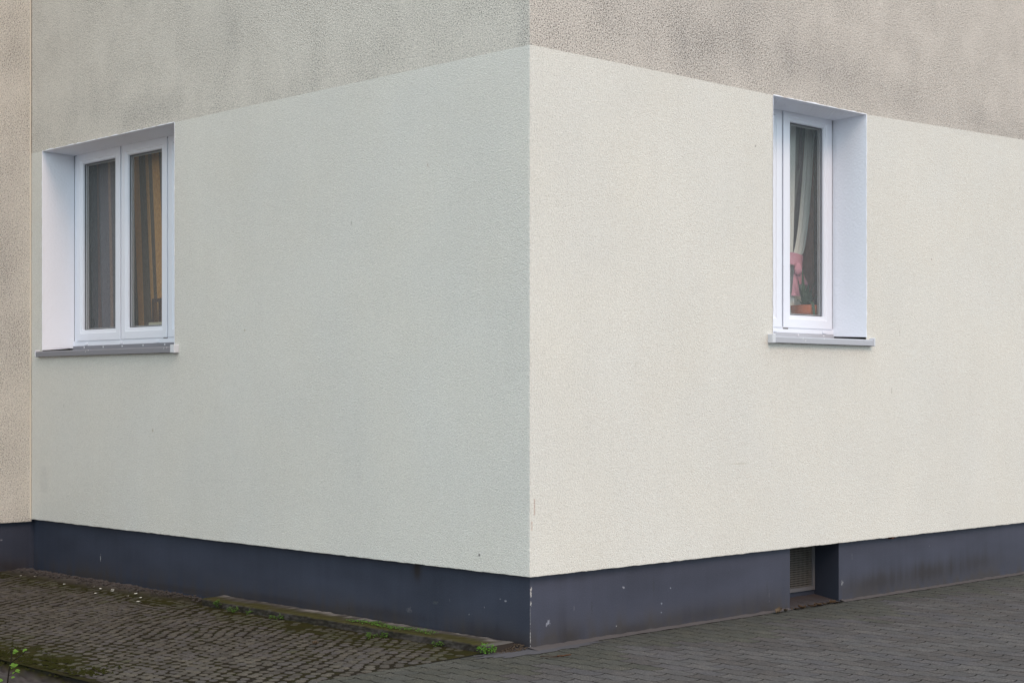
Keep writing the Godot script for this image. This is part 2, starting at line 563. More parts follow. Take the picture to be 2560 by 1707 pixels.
# hanging cloth: edge curves give left and right edges per height; folds deep by amp
func cloth(st: SurfaceTool, y0: float, y1: float, left: Callable, right: Callable, n: float, folds: float, amp: float, nu: int, nv: int, axes: Transform3D, sway: float = 0.0) -> void:
	var g := []
	for j in nv + 1:
		var row := []
		var f := float(j) / nv
		var y := lerpf(y0, y1, f)
		for i in nu + 1:
			var a := float(i) / nu
			var x: float = lerpf(left.call(f), right.call(f), a)
			var wide: float = right.call(f) - left.call(f)
			var ph := a * folds * TAU + sin(f * 2.1) * sway
			row.append([axes * Vector3(x + sin(ph * 0.5) * amp * 0.4, y, n + sin(ph) * amp * clampf(wide * 4.0, 0.5, 1.3) + sin(ph * 2.3 + 1.0) * amp * 0.3), Vector2(a, 1.0 - f)])
		g.append(row)
	for j in nv:
		for i in nu:
			var q := [g[j][i], g[j][i + 1], g[j + 1][i + 1], g[j + 1][i]]
			quad(st, q[0][0], q[1][0], q[2][0], q[3][0], [q[0][1], q[1][1], q[2][1], q[3][1]], 1)

# ------------------------------------------------------------------ paving
func tri_wave(t: float) -> float:
	return sin(t * TAU) + 0.18 * sin(t * TAU * 3.0)

const PW := 0.1125
const PL := 0.225

func paver_outline(inset: float) -> PackedVector2Array:
	var o := PackedVector2Array()
	var hw := PW * 0.5 - inset
	var hl := PL * 0.5 - inset
	var raw: Array[Vector2] = []
	for i in 8: raw.append(Vector2(lerpf(-hw, hw, i / 8.0) if i % 2 == 0 else lerpf(-hw, hw, i / 8.0), -hl))
	for i in 16: raw.append(Vector2(hw, lerpf(-hl, hl, i / 16.0)))
	for i in 8: raw.append(Vector2(lerpf(hw, -hw, i / 8.0), hl))
	for i in 16: raw.append(Vector2(-hw, lerpf(hl, -hl, i / 16.0)))
	for p in raw:
		o.append(p + Vector2(0.0080 * tri_wave(p.y / PW + 0.25), 0.0090 * tri_wave(p.x / PW + 0.25)))
	return o

func border_z(x: float) -> float:
	return -0.135 + clampf(-(x + 0.257) * 0.10, -0.02, 0.14)

func paver_mesh() -> ArrayMesh:
	var st := new_st()
	var a := paver_outline(0.0054)
	var b := paver_outline(0.0022)
	var c := Vector3(0, 0.0, 0)
	var n := a.size()
	for i in n:
		if i % 2: continue
		var k := (i + 2) % n
		var p := Vector3(a[i].x, 0, a[i].y)
		var q := Vector3(a[k].x, 0, a[k].y)
		var p2 := Vector3(b[i].x, -0.0085, b[i].y)
		var q2 := Vector3(b[k].x, -0.0085, b[k].y)
		tri(st, c, q, p)
		quad(st, p, q, q2, p2)
	st.generate_normals()
	return st.commit()

func cut_paver(x: float, z: float) -> ArrayMesh:
	# a paver sawn off along the edge of the cobbles
	var keep := PackedVector2Array([Vector2(-1, border_z(x - 1.0) - z), Vector2(1, border_z(x + 1.0) - z), Vector2(1, 2), Vector2(-1, 2)])
	var top := Geometry2D.intersect_polygons(paver_outline(0.0054), keep)
	if top.is_empty() or top[0].size() < 3: return null
	var o: PackedVector2Array = top[0]
	var mid := Vector2.ZERO
	for p in o: mid += p
	mid /= o.size()
	var st := new_st()
	var n := o.size()
	var cw := Geometry2D.is_polygon_clockwise(o)
	for i in n:
		var a := o[i]
		var b := o[(i + 1) % n]
		if not cw:
			a = o[(i + 1) % n]
			b = o[i]
		var a2 := a + (a - mid).normalized() * 0.003
		var b2 := b + (b - mid).normalized() * 0.003
		tri(st, Vector3(mid.x, 0, mid.y), Vector3(a.x, 0, a.y), Vector3(b.x, 0, b.y))
		quad(st, Vector3(b.x, 0, b.y), Vector3(a.x, 0, a.y), Vector3(a2.x, -0.0085, a2.y), Vector3(b2.x, -0.0085, b2.y))
	st.generate_normals()
	return st.commit()

func cobble_mesh(r: RandomNumberGenerator) -> ArrayMesh:
	var st := new_st()
	var rings := [[], [], []]
	var n := 8
	var ox := r.randf_range(-0.06, 0.06)
	var cut := []
	for i in n: cut.append(r.randf_range(0.88, 1.06))
	for i in n:
		var a := TAU * (i + 0.5) / n
		var e := 1.0 / pow(pow(absf(cos(a)), 3.6) + pow(absf(sin(a)), 3.6), 1.0 / 3.6)
		var d: Vector2 = Vector2(cos(a), sin(a)) * e * cut[i]
		rings[0].append(Vector3(d.x * 0.60 + ox * 0.2, r.randf_range(-0.003, 0.003), d.y * 0.60))
		rings[1].append(Vector3(d.x * 0.86, -0.05 + r.randf_range(-0.03, 0.02), d.y * 0.86))
		rings[2].append(Vector3(d.x * 0.97, -0.34, d.y * 0.97))
	for i in n:
		var k := (i + 1) % n
		tri(st, Vector3(ox * 0.2, 0.02, 0), rings[0][k], rings[0][i], 1)
		for j in 2:
			quad(st, rings[j][i], rings[j][k], rings[j + 1][k], rings[j + 1][i], [], 1)
	st.generate_normals()
	st.index()
	return st.commit()

func add_coloured(dst: Array, mesh: ArrayMesh, x: Transform3D, c: Color) -> void:
	var a := mesh.surface_get_arrays(0)
	var v: PackedVector3Array = a[Mesh.ARRAY_VERTEX]
	var nn: PackedVector3Array = a[Mesh.ARRAY_NORMAL]
	var ix = a[Mesh.ARRAY_INDEX]
	var nb := x.basis.inverse().transposed()
	if ix == null or ix.size() == 0:
		for i in v.size():
			dst[0].append(x * v[i])
			dst[1].append((nb * nn[i]).normalized())
			dst[2].append(c)
	else:
		for i in ix:
			dst[0].append(x * v[i])
			dst[1].append((nb * nn[i]).normalized())
			dst[2].append(c)

func commit_coloured(dst: Array) -> ArrayMesh:
	var arr := []
	arr.resize(Mesh.ARRAY_MAX)
	arr[Mesh.ARRAY_VERTEX] = PackedVector3Array(dst[0])
	arr[Mesh.ARRAY_NORMAL] = PackedVector3Array(dst[1])
	arr[Mesh.ARRAY_COLOR] = PackedColorArray(dst[2])
	var m := ArrayMesh.new()
	m.add_surface_from_arrays(Mesh.PRIMITIVE_TRIANGLES, arr)
	return m

# where a point lands in the photograph's frame (only to choose which stones show largest)
func seen(p: Vector3) -> float:
	var d := p - cam_at
	var z := d.dot(fwd)
	if z < 0.2: return -1.0
	var x := d.dot(rgt) / z * FOC
	var y := 900.0 - d.y / z * FOC
	if absf(x) > 1200.0 or y > 1600.0 or y < -30.0: return -1.0
	return z

# ------------------------------------------------------------------ plants and litter
func leaf_shape(st: SurfaceTool, at: Vector3, dir: Vector3, up: Vector3, length: float, wide: float, bend: float) -> void:
	var side := dir.cross(up).normalized()
	var nrm := side.cross(dir).normalized()
	var prev := []
	for i in 5:
		var f := i / 4.0
		var w := wide * sin(PI * clampf(f * 0.93 + 0.05, 0, 1)) * 0.5
		var c := at + dir * length * f - nrm * bend * f * f * length + nrm * 0.0
		var row := [c - side * w + nrm * w * 0.35, c, c + side * w + nrm * w * 0.35]
		if i > 0:
			for k in 2:
				quad(st, prev[k], prev[k + 1], row[k + 1], row[k], [], 1)
		prev = row

func weed(called: String, at: Vector3, r: float, h: float, n: int, m: Material, label: String) -> void:
	var o := base(called, at)
	tag(o, label, "weed", "weeds along the concrete kerb")
	var st := new_st()
	var ss := new_st()
	for i in n:
		var a := rng.randf() * TAU
		var q := sqrt(rng.randf()) * r
		var foot := Vector3(cos(a) * 0.0006, 0, sin(a) * 0.0006)
		var top := Vector3(cos(a) * q, h * rng.randf_range(0.35, 1.0) * (1.0 - 0.4 * q / r), sin(a) * q)
		if i % 3 == 0: tube(ss, [foot, (foot + top) * 0.5 + Vector3(0, h * 0.08, 0), top], 0.0011, 0.0007, 4)
		for k in 3:
			var b := a + rng.randf_range(-1.6, 1.6)
			var d := Vector3(cos(b), rng.randf_range(-0.1, 0.7), sin(b)).normalized()
			leaf_shape(st, top + Vector3(0, rng.randf_range(-0.01, 0.004), 0), d, Vector3.UP, rng.randf_range(0.010, 0.019), rng.randf_range(0.007, 0.012), 0.3)
	done("leaves", st, m, o, true)
	done("stem", ss, M.stem, o)

func dead_leaf(at: Vector3, size: float, turn: float, m: Material, label: String, group: String) -> void:
	var st := new_st()
	var nx := 5
	var ny := 4
	var g := []
	var curl := rng.randf_range(0.5, 1.3)
	for j in ny + 1:
		var row := []
		for i in nx + 1:
			var u := float(i) / nx * 2.0 - 1.0
			var v := float(j) / ny * 2.0 - 1.0
			var w := sqrt(maxf(0.0, 1.0 - u * u * 0.92)) * (0.75 + rng.randf_range(-0.12, 0.12))
			row.append(Vector3(u * size, absf(v) * absf(v) * curl * size * 0.55 + u * u * size * 0.25 + 0.002 + rng.randf_range(0, 0.12) * size, v * w * size * 0.62))
		g.append(row)
	for j in ny:
		for i in nx:
			quad(st, g[j][i], g[j + 1][i], g[j + 1][i + 1], g[j][i + 1], [], 1)
	var o := done("dead_leaf", st, m, null, true)
	tag(o, label, "leaf", group)
	o.position = at
	o.rotation = Vector3(rng.randf_range(-0.25, 0.25), turn, rng.randf_range(-0.25, 0.25))

# ------------------------------------------------------------------ the scene
const FOC := 3742.0
var cam_at: Vector3 = Vector3(-6.4015, 1.45, 6.4955)
var rgt: Vector3 = Vector3(0.7199, 0, 0.6941)
var fwd: Vector3 = Vector3(0.6941, 0, -0.7199)

func _ready() -> void:
	# camera: level, its lens shifted upwards so that uprights stay upright
	var cam := Camera3D.new()
	cam.name = "camera"
	cam.projection = Camera3D.PROJECTION_FRUSTUM
	cam.near = 0.1
	cam.far = 400.0
	cam.size = 2.0 * 0.1 * 784.0 / FOC
	cam.frustum_offset = Vector2(0.0, 0.1 * 116.0 / FOC)
	cam.keep_aspect = Camera3D.KEEP_HEIGHT
	cam.transform = Transform3D(Basis(rgt, Vector3.UP, -fwd), cam_at)
	add_child(cam)
	cam.current = true

	# a bright, veiled sky; the sun behind thin cloud, off to the right of the camera
	var we := WorldEnvironment.new()
	we.name = "sky"
	var env := Environment.new()
	env.background_mode = Environment.BG_SKY
	var sky := Sky.new()
	var sm := ProceduralSkyMaterial.new()
	sm.sky_top_color = Color(0.895, 0.962, 1.0)
	sm.sky_horizon_color = Color(0.900, 0.962, 0.995)
	sm.sky_curve = 0.2
	sm.ground_bottom_color = Color(0.28, 0.28, 0.28)
	sm.ground_horizon_color = Color(0.45, 0.46, 0.46)
	sm.sun_angle_max = 1.0
	sm.energy_multiplier = 2.07
	sky.sky_material = sm
	env.sky = sky
	env.tonemap_mode = Environment.TONE_MAPPER_LINEAR
	env.tonemap_exposure = 1.0
	env.sdfgi_enabled = true
	env.ssao_enabled = true
	env.ssil_enabled = true
	we.environment = env
	add_child(we)
	var sun := DirectionalLight3D.new()
	sun.name = "sun"
	sun.light_color = Color(1.0, 0.875, 0.80)
	sun.light_energy = 0.42
	sun.light_angular_distance = 24.0
	sun.shadow_enabled = true
	add_child(sun)
	sun.look_at_from_position(Vector3(-0.25, 0.95, 1.0) * 10.0, Vector3.ZERO, Vector3.UP)

	rng.seed = 4711
	make_lut()
	make_materials()
	build_ground()
	build_building()
	build_curtains()
	build_paving()
	build_kerb()
	build_bed()
	build_litter()

func make_materials() -> void:
	# plaster relief shared by both walls
	var pw := 2048
	var ph := 1024
	var g1 := grit(pw, ph, 0.27, 5, 0.42)
	var grain := g1.get_data()
	var pn := relief(g1, 1.6)
	M.plaster_right = textured(plaster_texture(pw, ph, Vector3(0.682, 0.656, 0.598), 11, grain, [[12, 884, 2, 16, -0.9, 0.80, 0.66, 0.62, 0.7], [5, 920, 2, 9, 0.3, 0.82, 0.7, 0.66, 0.7], [1240, 660, 3, 7, -0.4, 0.78, 0.78, 0.76, 0.6], [1275, 515, 2, 4, 0.0, 0.7, 0.68, 0.65, 0.6], [700, 120, 2, 3, 0.0, 0.6, 0.6, 0.6, 0.8], [1420, 330, 3, 3, 0.0, 0.75, 0.7, 0.7, 0.8], [640, 820, 40, 2, 0.0, 0.93, 0.92, 0.9, 0.8], [900, 500, 2, 5, 0.0, 0.7, 0.7, 0.7, 0.6]]), 0.95, 0.2, pn, 0.9)
	M.plaster_left = textured(plaster_texture(pw, ph, Vector3(0.682, 0.664, 0.610), 23, grain, [[1905, 985, 3, 3, 0.0, 0.4, 0.4, 0.4, 0.9], [140, 905, 30, 36, 0.0, 0.93, 0.93, 0.94, 0.4], [700, 760, 3, 4, 0.0, 0.75, 0.7, 0.6, 0.7], [1500, 300, 2, 4, 0.0, 0.7, 0.7, 0.68, 0.7], [1100, 520, 3, 3, 0.0, 0.8, 0.75, 0.65, 0.7], [1750, 200, 2, 3, 0.0, 0.8, 0.72, 0.65, 0.7], [250, 700, 2, 5, 0.0, 0.7, 0.7, 0.68, 0.6]]), 0.95, 0.2, pn, 1.4)
	var rw := 2048
	var rh := 512
	var g2 := grit(rw, rh, 0.27, 9, 0.4)
	var rn := relief(g2, 1.8)
	# blots in pixels of a 6 x 1.5 m sheet (341 px per metre), y from the top
	M.rough_right = textured(roughcast_texture(rw, rh, Vector3(0.592, 0.540, 0.484), 31, 1.2, [[520, 430, 240, 60, 0.24], [680, 330, 150, 70, 0.12], [300, 360, 140, 90, 0.10], [900, 420, 160, 50, 0.18], [1250, 450, 160, 50, 0.14], [1700, 470, 260, 40, 0.12], [60, 300, 26, 170, 0.10], [760, 160, 300, 60, 0.06]]), 0.95, 0.2, rn, 1.0)
	M.rough_left = textured(roughcast_texture(rw, rh, Vector3(0.660, 0.618, 0.552), 47, 0.8, [[130, 455, 40, 90, 0.06], [2030, 380, 20, 300, 0.20], [690, 470, 130, 36, 0.16], [380, 420, 120, 60, 0.12], [1000, 300, 300, 60, 0.05], [560, 120, 200, 60, 0.05]]), 0.95, 0.2, rn, 1.0)
	M.rough_wing = textured(roughcast_texture(512, 1536, Vector3(0.625, 0.592, 0.530), 59, 0.9, [[420, 760, 60, 150, 0.13], [470, 520, 40, 90, 0.08], [450, 1060, 60, 90, 0.10], [480, 250, 40, 60, 0.10], [430, 1350, 60, 80, 0.06]]), 0.95, 0.2, relief(noise(512, 1536, 0.24, 19, 2), 1.8), 1.0)
	var chip := [0.42, 0.40, 0.42]
	var rmarks := [[0.181, 0.132, 0.010, 0.013, 0.30, 0.31, 0.36, 0.6], [0.196, 0.138, 0.008, 0.010, 0.28, 0.29, 0.34, 0.5], [0.048, 0.323, 0.006, 0.022, 0.45, 0.42, 0.40, 0.95], [0.047, 0.255, 0.005, 0.010, 0.42, 0.40, 0.38, 0.9], [0.0435, 0.075, 0.0022, 0.055, 0.40, 0.39, 0.38, 0.8], [0.0435, 0.20, 0.002, 0.05, 0.2, 0.2, 0.2, 0.6],
		[0.828, 0.287, 0.008, 0.005, 0.32, 0.32, 0.36, 0.8], [1.256, 0.247, 0.005, 0.005, 0.28, 0.30, 0.36, 0.8], [0.764, 0.062, 0.004, 0.004, 0.5, 0.5, 0.52, 0.9], [3.080, 0.129, 0.010, 0.013, 0.20, 0.20, 0.21, 0.8], [1.17, 0.156, 0.006, 0.006, 0.22, 0.24, 0.28, 0.8], [1.17, 0.103, 0.005, 0.005, 0.22, 0.24, 0.28, 0.8], [2.252, 0.109, 0.002, 0.03, 0.14, 0.14, 0.15, 0.6],
		[0.55, 0.19, 0.004, 0.03, 0.035, 0.036, 0.042, 0.7], [1.10, 0.26, 0.004, 0.06, 0.036, 0.037, 0.042, 0.6], [2.23, 0.17, 0.003, 0.045, 0.03, 0.03, 0.034, 0.8], [3.20, 0.30, 0.003, 0.02, 0.14, 0.14, 0.15, 0.5], [0.40, 0.20, 0.003, 0.012, 0.14, 0.14, 0.16, 0.6], [4.2, 0.31, 0.003, 0.004, 0.25, 0.25, 0.25, 0.7]]
	var rdirt := [[0.36, 0.03, 0.09, 0.06, 0.75], [0.30, 0.10, 0.05, 0.10, 0.25], [0.9, 0.02, 0.25, 0.035, 0.6], [1.6, 0.05, 0.35, 0.06, 0.6], [2.2, 0.04, 0.2, 0.09, 0.45], [3.5, 0.10, 0.35, 0.07, 0.75], [4.2, 0.12, 0.4, 0.07, 0.8], [4.9, 0.14, 0.3, 0.07, 0.6], [0.5, 0.38, 0.5, 0.02, 0.2]]
	M.plinth_right = textured(plinth_texture(2048, 192, 6.0, 0.5625, Vector3(0.0500, 0.0530, 0.0760), 71, rmarks, rdirt), 0.62, 0.35)
	# left: measured from the corner, so u = 6 - s
	var lmarks := [[6.0 - 4.772, 0.170, 0.0035, 0.024, 0.5, 0.5, 0.5, 0.95], [6.0 - 1.095, 0.125, 0.018, 0.014, 0.085, 0.087, 0.10, 0.8], [6.0 - 0.241, 0.255, 0.006, 0.004, 0.3, 0.3, 0.33, 0.8], [6.0 - 0.287, 0.263, 0.004, 0.003, 0.3, 0.3, 0.33, 0.8], [6.0 - 0.722, 0.216, 0.003, 0.006, 0.16, 0.16, 0.17, 0.7], [6.0 - 1.684, 0.076, 0.002, 0.03, 0.02, 0.02, 0.02, 0.8], [6.0 - 0.55, 0.15, 0.003, 0.003, 0.3, 0.3, 0.32, 0.8], [6.0 - 0.42, 0.20, 0.003, 0.004, 0.25, 0.25, 0.27, 0.8], [6.0 - 0.85, 0.19, 0.02, 0.006, 0.075, 0.085, 0.09, 0.6]]
	var ldirt := [[6.0 - 1.02, 0.375, 0.035, 0.05, 0.9], [6.0 - 0.35, 0.05, 0.3, 0.05, 0.6], [6.0 - 1.3, 0.08, 0.3, 0.03, 0.5], [6.0 - 2.4, 0.06, 0.5, 0.025, 0.5], [6.0 - 0.15, 0.02, 0.1, 0.04, 0.6], [6.0 - 3.6, 0.03, 0.8, 0.02, 0.4]]
	M.plinth_left = textured(plinth_texture(2048, 192, 6.0, 0.5625, Vector3(0.0410, 0.0470, 0.0680), 83, lmarks, ldirt), 0.62, 0.3)
	M.plinth_dark = mat(lin(0.028, 0.032, 0.046), 0.7, 0.3)

	M.white_paint = mat(lin(0.885, 0.90, 0.955), 0.7, 0.3)
	var bp := noise(512, 512, 0.05, 3, 4)
	M.white_paint.normal_enabled = true
	M.white_paint.normal_texture = relief(bp, 1.2)
	M.white_paint.uv1_scale = Vector3(1.6, 1.6, 1.6)
	M.pvc = mat(lin(0.78, 0.80, 0.865), 0.35, 0.5)
	M.rubber = mat(lin(0.10, 0.10, 0.11), 0.7, 0.3)
	M.joint_grey = mat(lin(0.22, 0.22, 0.24), 0.8, 0.2)
	M.spacer = mat(lin(0.30, 0.30, 0.30), 0.4, 0.4)
	M.hinge = mat(lin(0.16, 0.14, 0.13), 0.5, 0.4)
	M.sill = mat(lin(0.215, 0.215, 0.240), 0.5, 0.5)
	M.sill_lit = mat(lin(0.42, 0.425, 0.460), 0.5, 0.5)  # same metal as the other sill, its stronger light put into the colour
	M.cap = mat(lin(0.62, 0.63, 0.66), 0.45, 0.4)
	M.dab = mat(lin(0.75, 0.75, 0.78), 0.7, 0.3)
	M.room = mat(lin(0.14, 0.13, 0.12), 0.95, 0.1)
	M.floor = mat(lin(0.15, 0.15, 0.15), 0.95, 0.1)
	var g := mat(Color(0.93, 0.96, 0.96, 0.05), 0.02, 0.17)
	g.transparency = BaseMaterial3D.TRANSPARENCY_ALPHA
	M.glass = g

	# stone: one surface for the pavers, one for the cobbles, laid in world axes
	var ps := stone_texture(1024, 101, 1.0)
	var cs := stone_texture(512, 131, 0.6)
	M.paver = []
	for c in [[0.244, 0.222, 0.216], [0.270, 0.250, 0.246], [0.222, 0.198, 0.192], [0.250, 0.230, 0.236], [0.224, 0.214, 0.184], [0.204, 0.196, 0.162]]:
		var m := textured(ps, 0.88, 0.3)
		m.albedo_color = lin(c[0] * 0.92, c[1] * 0.92, c[2] * 0.92)
		m.uv1_triplanar = true
		m.uv1_world_triplanar = true
		m.uv1_scale = Vector3(0.25, 0.25, 0.25)
		M.paver.append(m)
	M.cobble = []
	for c in [[0.200, 0.180, 0.158], [0.240, 0.215, 0.185], [0.170, 0.150, 0.135], [0.210, 0.190, 0.185], [0.185, 0.175, 0.125], [0.150, 0.140, 0.105]]:
		var m := textured(cs, 0.85, 0.3)
		m.albedo_color = lin(c[0] * 1.16, c[1] * 1.13, c[2] * 1.06)
		m.uv1_triplanar = true
		m.uv1_world_triplanar = true
		m.uv1_scale = Vector3(0.8, 0.8, 0.8)
		M.cobble.append(m)
	for pair in [["paver_mass", ps, 0.25], ["cobble_mass", cs, 0.8]]:
		var m := textured(pair[1], 0.88, 0.3)
		m.vertex_color_use_as_albedo = true
		m.uv1_triplanar = true
		m.uv1_world_triplanar = true
		m.uv1_scale = Vector3.ONE * pair[2]
		M[pair[0]] = m
	var v := mat(Color.WHITE, 0.97, 0.15)
	v.vertex_color_use_as_albedo = true
	M.vertex = v
	M.joint = mat(lin(0.016, 0.0148, 0.0128), 0.97, 0.1)
	M.leaf_fresh = leafy(lin(0.085, 0.200, 0.022))
	M.leaf_dull = leafy(lin(0.060, 0.110, 0.020))
	M.stem = mat(lin(0.05, 0.07, 0.02), 0.8, 0.2)
	M.twig = mat(lin(0.018, 0.014, 0.012), 0.85, 0.2)
	M.brown_leaf = mat(lin(0.085, 0.052, 0.030), 0.85, 0.2)
	M.tan_leaf = mat(lin(0.105, 0.076, 0.050), 0.85, 0.2)
	M.petal = mat(lin(0.70, 0.68, 0.62), 0.7, 0.2)
	M.rust = mat(lin(0.13, 0.05, 0.03), 0.9, 0.2)

func leafy(c: Color) -> StandardMaterial3D:
	var m := mat(c, 0.6, 0.3)
	m.backlight_enabled = true
	m.backlight = Color(0.35, 0.5, 0.15)
	return m

func build_ground() -> void:
	var st := new_st()
	quad(st, Vector3(-150, -0.075, 150), Vector3(150, -0.075, 150), Vector3(150, -0.075, -150), Vector3(-150, -0.075, -150))
	var m := textured(M.paver[0].albedo_texture, 0.95, 0.2)
	m.albedo_color = lin(0.21, 0.20, 0.19)
	m.uv1_triplanar = true
	m.uv1_world_triplanar = true
	m.uv1_scale = Vector3(0.25, 0.25, 0.25)
	tag(done("ground", st, m), "bare grey ground reaching away around the building", "", "", "structure")

func build_building() -> void:
	var b := base("apartment_building")
	tag(b, "rendered apartment building corner with cream plaster, brown roughcast above and dark blue-grey plinth", "building")
	var la := left_axes()
	var wr := {"u0": 2.238, "u1": 3.312, "y0": 1.858, "y1": BAND - 0.002, "t": 0.285, "sashes": [[2.286, 2.700], [2.716, 3.290]], "sa": 1.892, "sb": 3.408, "seed": 5,
		"jamb_bottom": 1.834, "caps": [2.62, 3.20], "hinges": [[2.745, 1.890], [2.745, 3.392]], "nose": 1.817, "nose_bottom": 1.774, "sill_over": 0.052, "ends": [[0, 0.030], [1, 0.012]],
		"metal": "sill_lit", "rear": 1.826, "jamb_rear": 1.846, "screws": [2.55, 2.89, 3.19], "dabs": [[2.52, 0.012], [2.55, 0.026], [2.76, 0.008]], "room0": 1.2, "room1": 4.4}
	var wl := {"u0": -5.612, "u1": -3.653, "y0": 1.823, "y1": BAND - 0.002, "t": 0.285, "sashes": [[-5.552, -4.868], [-4.852, -4.186], [-4.172, -3.70]], "sa": 1.862, "sb": 3.392, "seed": 8,
		"jamb_bottom": 1.7865, "caps": [-5.40, -4.86, -4.32], "hinges": [[-4.215, 1.862], [-4.215, 3.376]], "nose": 1.778, "nose_bottom": 1.735, "sill_over": 0.052, "ends": [[1, 0.050], [0, 0.006]],
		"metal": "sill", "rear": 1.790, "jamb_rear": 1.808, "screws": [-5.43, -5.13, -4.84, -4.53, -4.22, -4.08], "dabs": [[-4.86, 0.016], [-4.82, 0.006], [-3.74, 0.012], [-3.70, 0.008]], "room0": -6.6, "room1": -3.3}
	for side in 2:
		var left := side == 1
		var w: Dictionary = wl if left else wr
		var hole := Rect2(w.u0, w.nose - 0.02, w.u1 - w.u0, BAND - w.nose + 0.1)
		var ua := -5.84 if left else 0.0
		var ub := 0.0 if left else 12.0
		var uo := Vector2(-6.0 if left else 0.0, BAND - 3.0)
		var xf := la if left else Transform3D.IDENTITY
		# smooth plaster with the window cut out, wavering lower edge, underside
		var st := new_st()
		wall_sheet(st, ua if left else 0.012, -0.012 if left else ub, SKIRT + 0.02, BAND, 0.0, [hole], uo, Vector2(6.0, 3.0))
		corner_strip(st, left, SKIRT + 0.02, BAND, 0.0, uo, Vector2(6.0, 3.0))
		ragged_edge(st, ua, ub, SKIRT, 0.0, -0.14, 0.003, 0.02, 3 + side, uo, Vector2(6.0, 3.0))
		if not left:      # past the window the paint line climbs a little
			var w3 := [Vector3(3.33, BAND, 0.0), Vector3(12.0, BAND, 0.0), Vector3(12.0, BAND + 0.2335, 0.0)]
			st.set_smooth_group(-1)
			for k in [0, 2, 1]:
				st.set_uv(Vector2((w3[k].x - uo.x) / 6.0, 1.0 - (w3[k].y - uo.y) / 3.0))
				st.add_vertex(w3[k])
		st.generate_normals()
		st.generate_tangents()
		var o := put("plaster_wall", st.commit(), M.plaster_left if left else M.plaster_right, b)
		o.transform = xf
		tag(o, "shaded pale plaster on the left of the corner" if left else "cream plaster on the right of the corner")
		# roughcast above, standing a few millimetres behind the plaster
		st = new_st()
		wall_sheet(st, ua if left else 0.012, -0.012 if left else ub, BAND, TOP, -0.003, [], Vector2(uo.x, BAND), Vector2(6.0, 1.5))
		corner_strip(st, left, BAND, TOP, -0.003, Vector2(uo.x, BAND), Vector2(6.0, 1.5))
		quad(st, Vector3(ua, BAND, -0.14), Vector3(ub, BAND, -0.14), Vector3(ub, BAND + 0.001, -0.003), Vector3(ua, BAND + 0.001, -0.003))
		st.generate_normals()
		st.generate_tangents()
		o = put("roughcast_wall", st.commit(), M.rough_left if left else M.rough_right, b)
		o.transform = xf
		st = new_st()
		quad(st, Vector3(ua, BAND, -0.0005), Vector3(w.u0, BAND, -0.0005), Vector3(w.u0, BAND, -0.004), Vector3(ua, BAND, -0.004))
		var wn := Node3D.new()
		wn.name = "facade_opening"
		# the plinth
		st = new_st()
		var ho := Vector2(-6.0 if left else 0.0, 0.0)
		var ph := [] if left else [Rect2(2.480, 0.0, 0.562, 0.6)]
		wall_sheet(st, ua if left else RECESS, -RECESS if left else 12.0, -0.1, SKIRT + 0.05, -RECESS, ph, ho, Vector2(6.0, 0.5625))
		st.generate_normals()
		o = put("plinth", st.commit(), M.plinth_left if left else M.plinth_right, b)
		o.transform = xf
		# window parts hang in a wall-aligned group merged into the building's own children
		var holder := Node3D.new()
		holder.transform = xf
		add_child(holder)
		build_window(holder, w)
		for c in holder.get_children():
			holder.remove_child(c)
			b.add_child(c, true)
			c.transform = xf * c.transform
		remove_child(holder)
		holder.free()
		wn.free()

	# the wing that closes the left end
	var st := new_st()
	wall_sheet(st, -11.0, 0.0, SKIRT - 0.02, TOP, -5.80, [], Vector2(-1.5, 0.395), Vector2(1.5, 4.5))
	quad(st, Vector3(-11, SKIRT - 0.02, -5.95), Vector3(0, SKIRT - 0.02, -5.95), Vector3(0, SKIRT - 0.02, -5.80), Vector3(-11, SKIRT - 0.02, -5.80))
	quad(st, Vector3(-11, -0.1, -14), Vector3(-11, -0.1, -5.8), Vector3(-11, TOP, -5.8), Vector3(-11, TOP, -14))
	st.generate_normals()
	st.generate_tangents()
	tag(put("wing_wall", st.commit(), M.rough_wing, b), "stained beige roughcast wall of the wing")
	st = new_st()
	wall_sheet(st, -11.0, 0.06, -0.1, SKIRT + 0.03, -5.80 - RECESS, [], Vector2(-6, 0), Vector2(6.0, 0.5625))
	done("plinth", st, M.plinth_left, b)
	# pale bead where wing and wall meet
	st = new_st()
	bbox(st, Vector3(-0.016, SKIRT, -5.80), Vector3(-0.004, TOP - 0.01, -5.794), 0.002)
	done("corner_bead", st, M.bead if M.has("bead") else mat(lin(0.66, 0.60, 0.50), 0.9, 0.2), b)
	# back and roof keep daylight out of the rooms
	st = new_st()
	quad(st, Vector3(12, -0.1, 0), Vector3(12, -0.1, -14), Vector3(12, TOP, -14), Vector3(12, TOP, 0))
	quad(st, Vector3(12, -0.1, -14), Vector3(-11, -0.1, -14), Vector3(-11, TOP, -14), Vector3(12, TOP, -14))
	done("outer_wall", st, M.rough_right, b)
	st = new_st()
	bbox(st, Vector3(-0.05, TOP, -14.05), Vector3(12.05, TOP + 0.2, 0.05))
	bbox(st, Vector3(-11.05, TOP, -14.05), Vector3(-0.05, TOP + 0.2, -5.75))
	done("roof", st, M.plinth_dark, b)

	# cellar window: niche in the plinth with a wire mesh
	st = new_st()
	var c0 := 2.480
	var c1 := 3.042
	var cd := -0.247
	quad(st, Vector3(c0, -0.03, -RECESS), Vector3(c0, -0.03, cd), Vector3(c0, 0.47, cd), Vector3(c0, 0.47, -RECESS))
	quad(st, Vector3(c1, -0.03, cd), Vector3(c1, -0.03, -RECESS), Vector3(c1, 0.47, -RECESS), Vector3(c1, 0.47, cd))
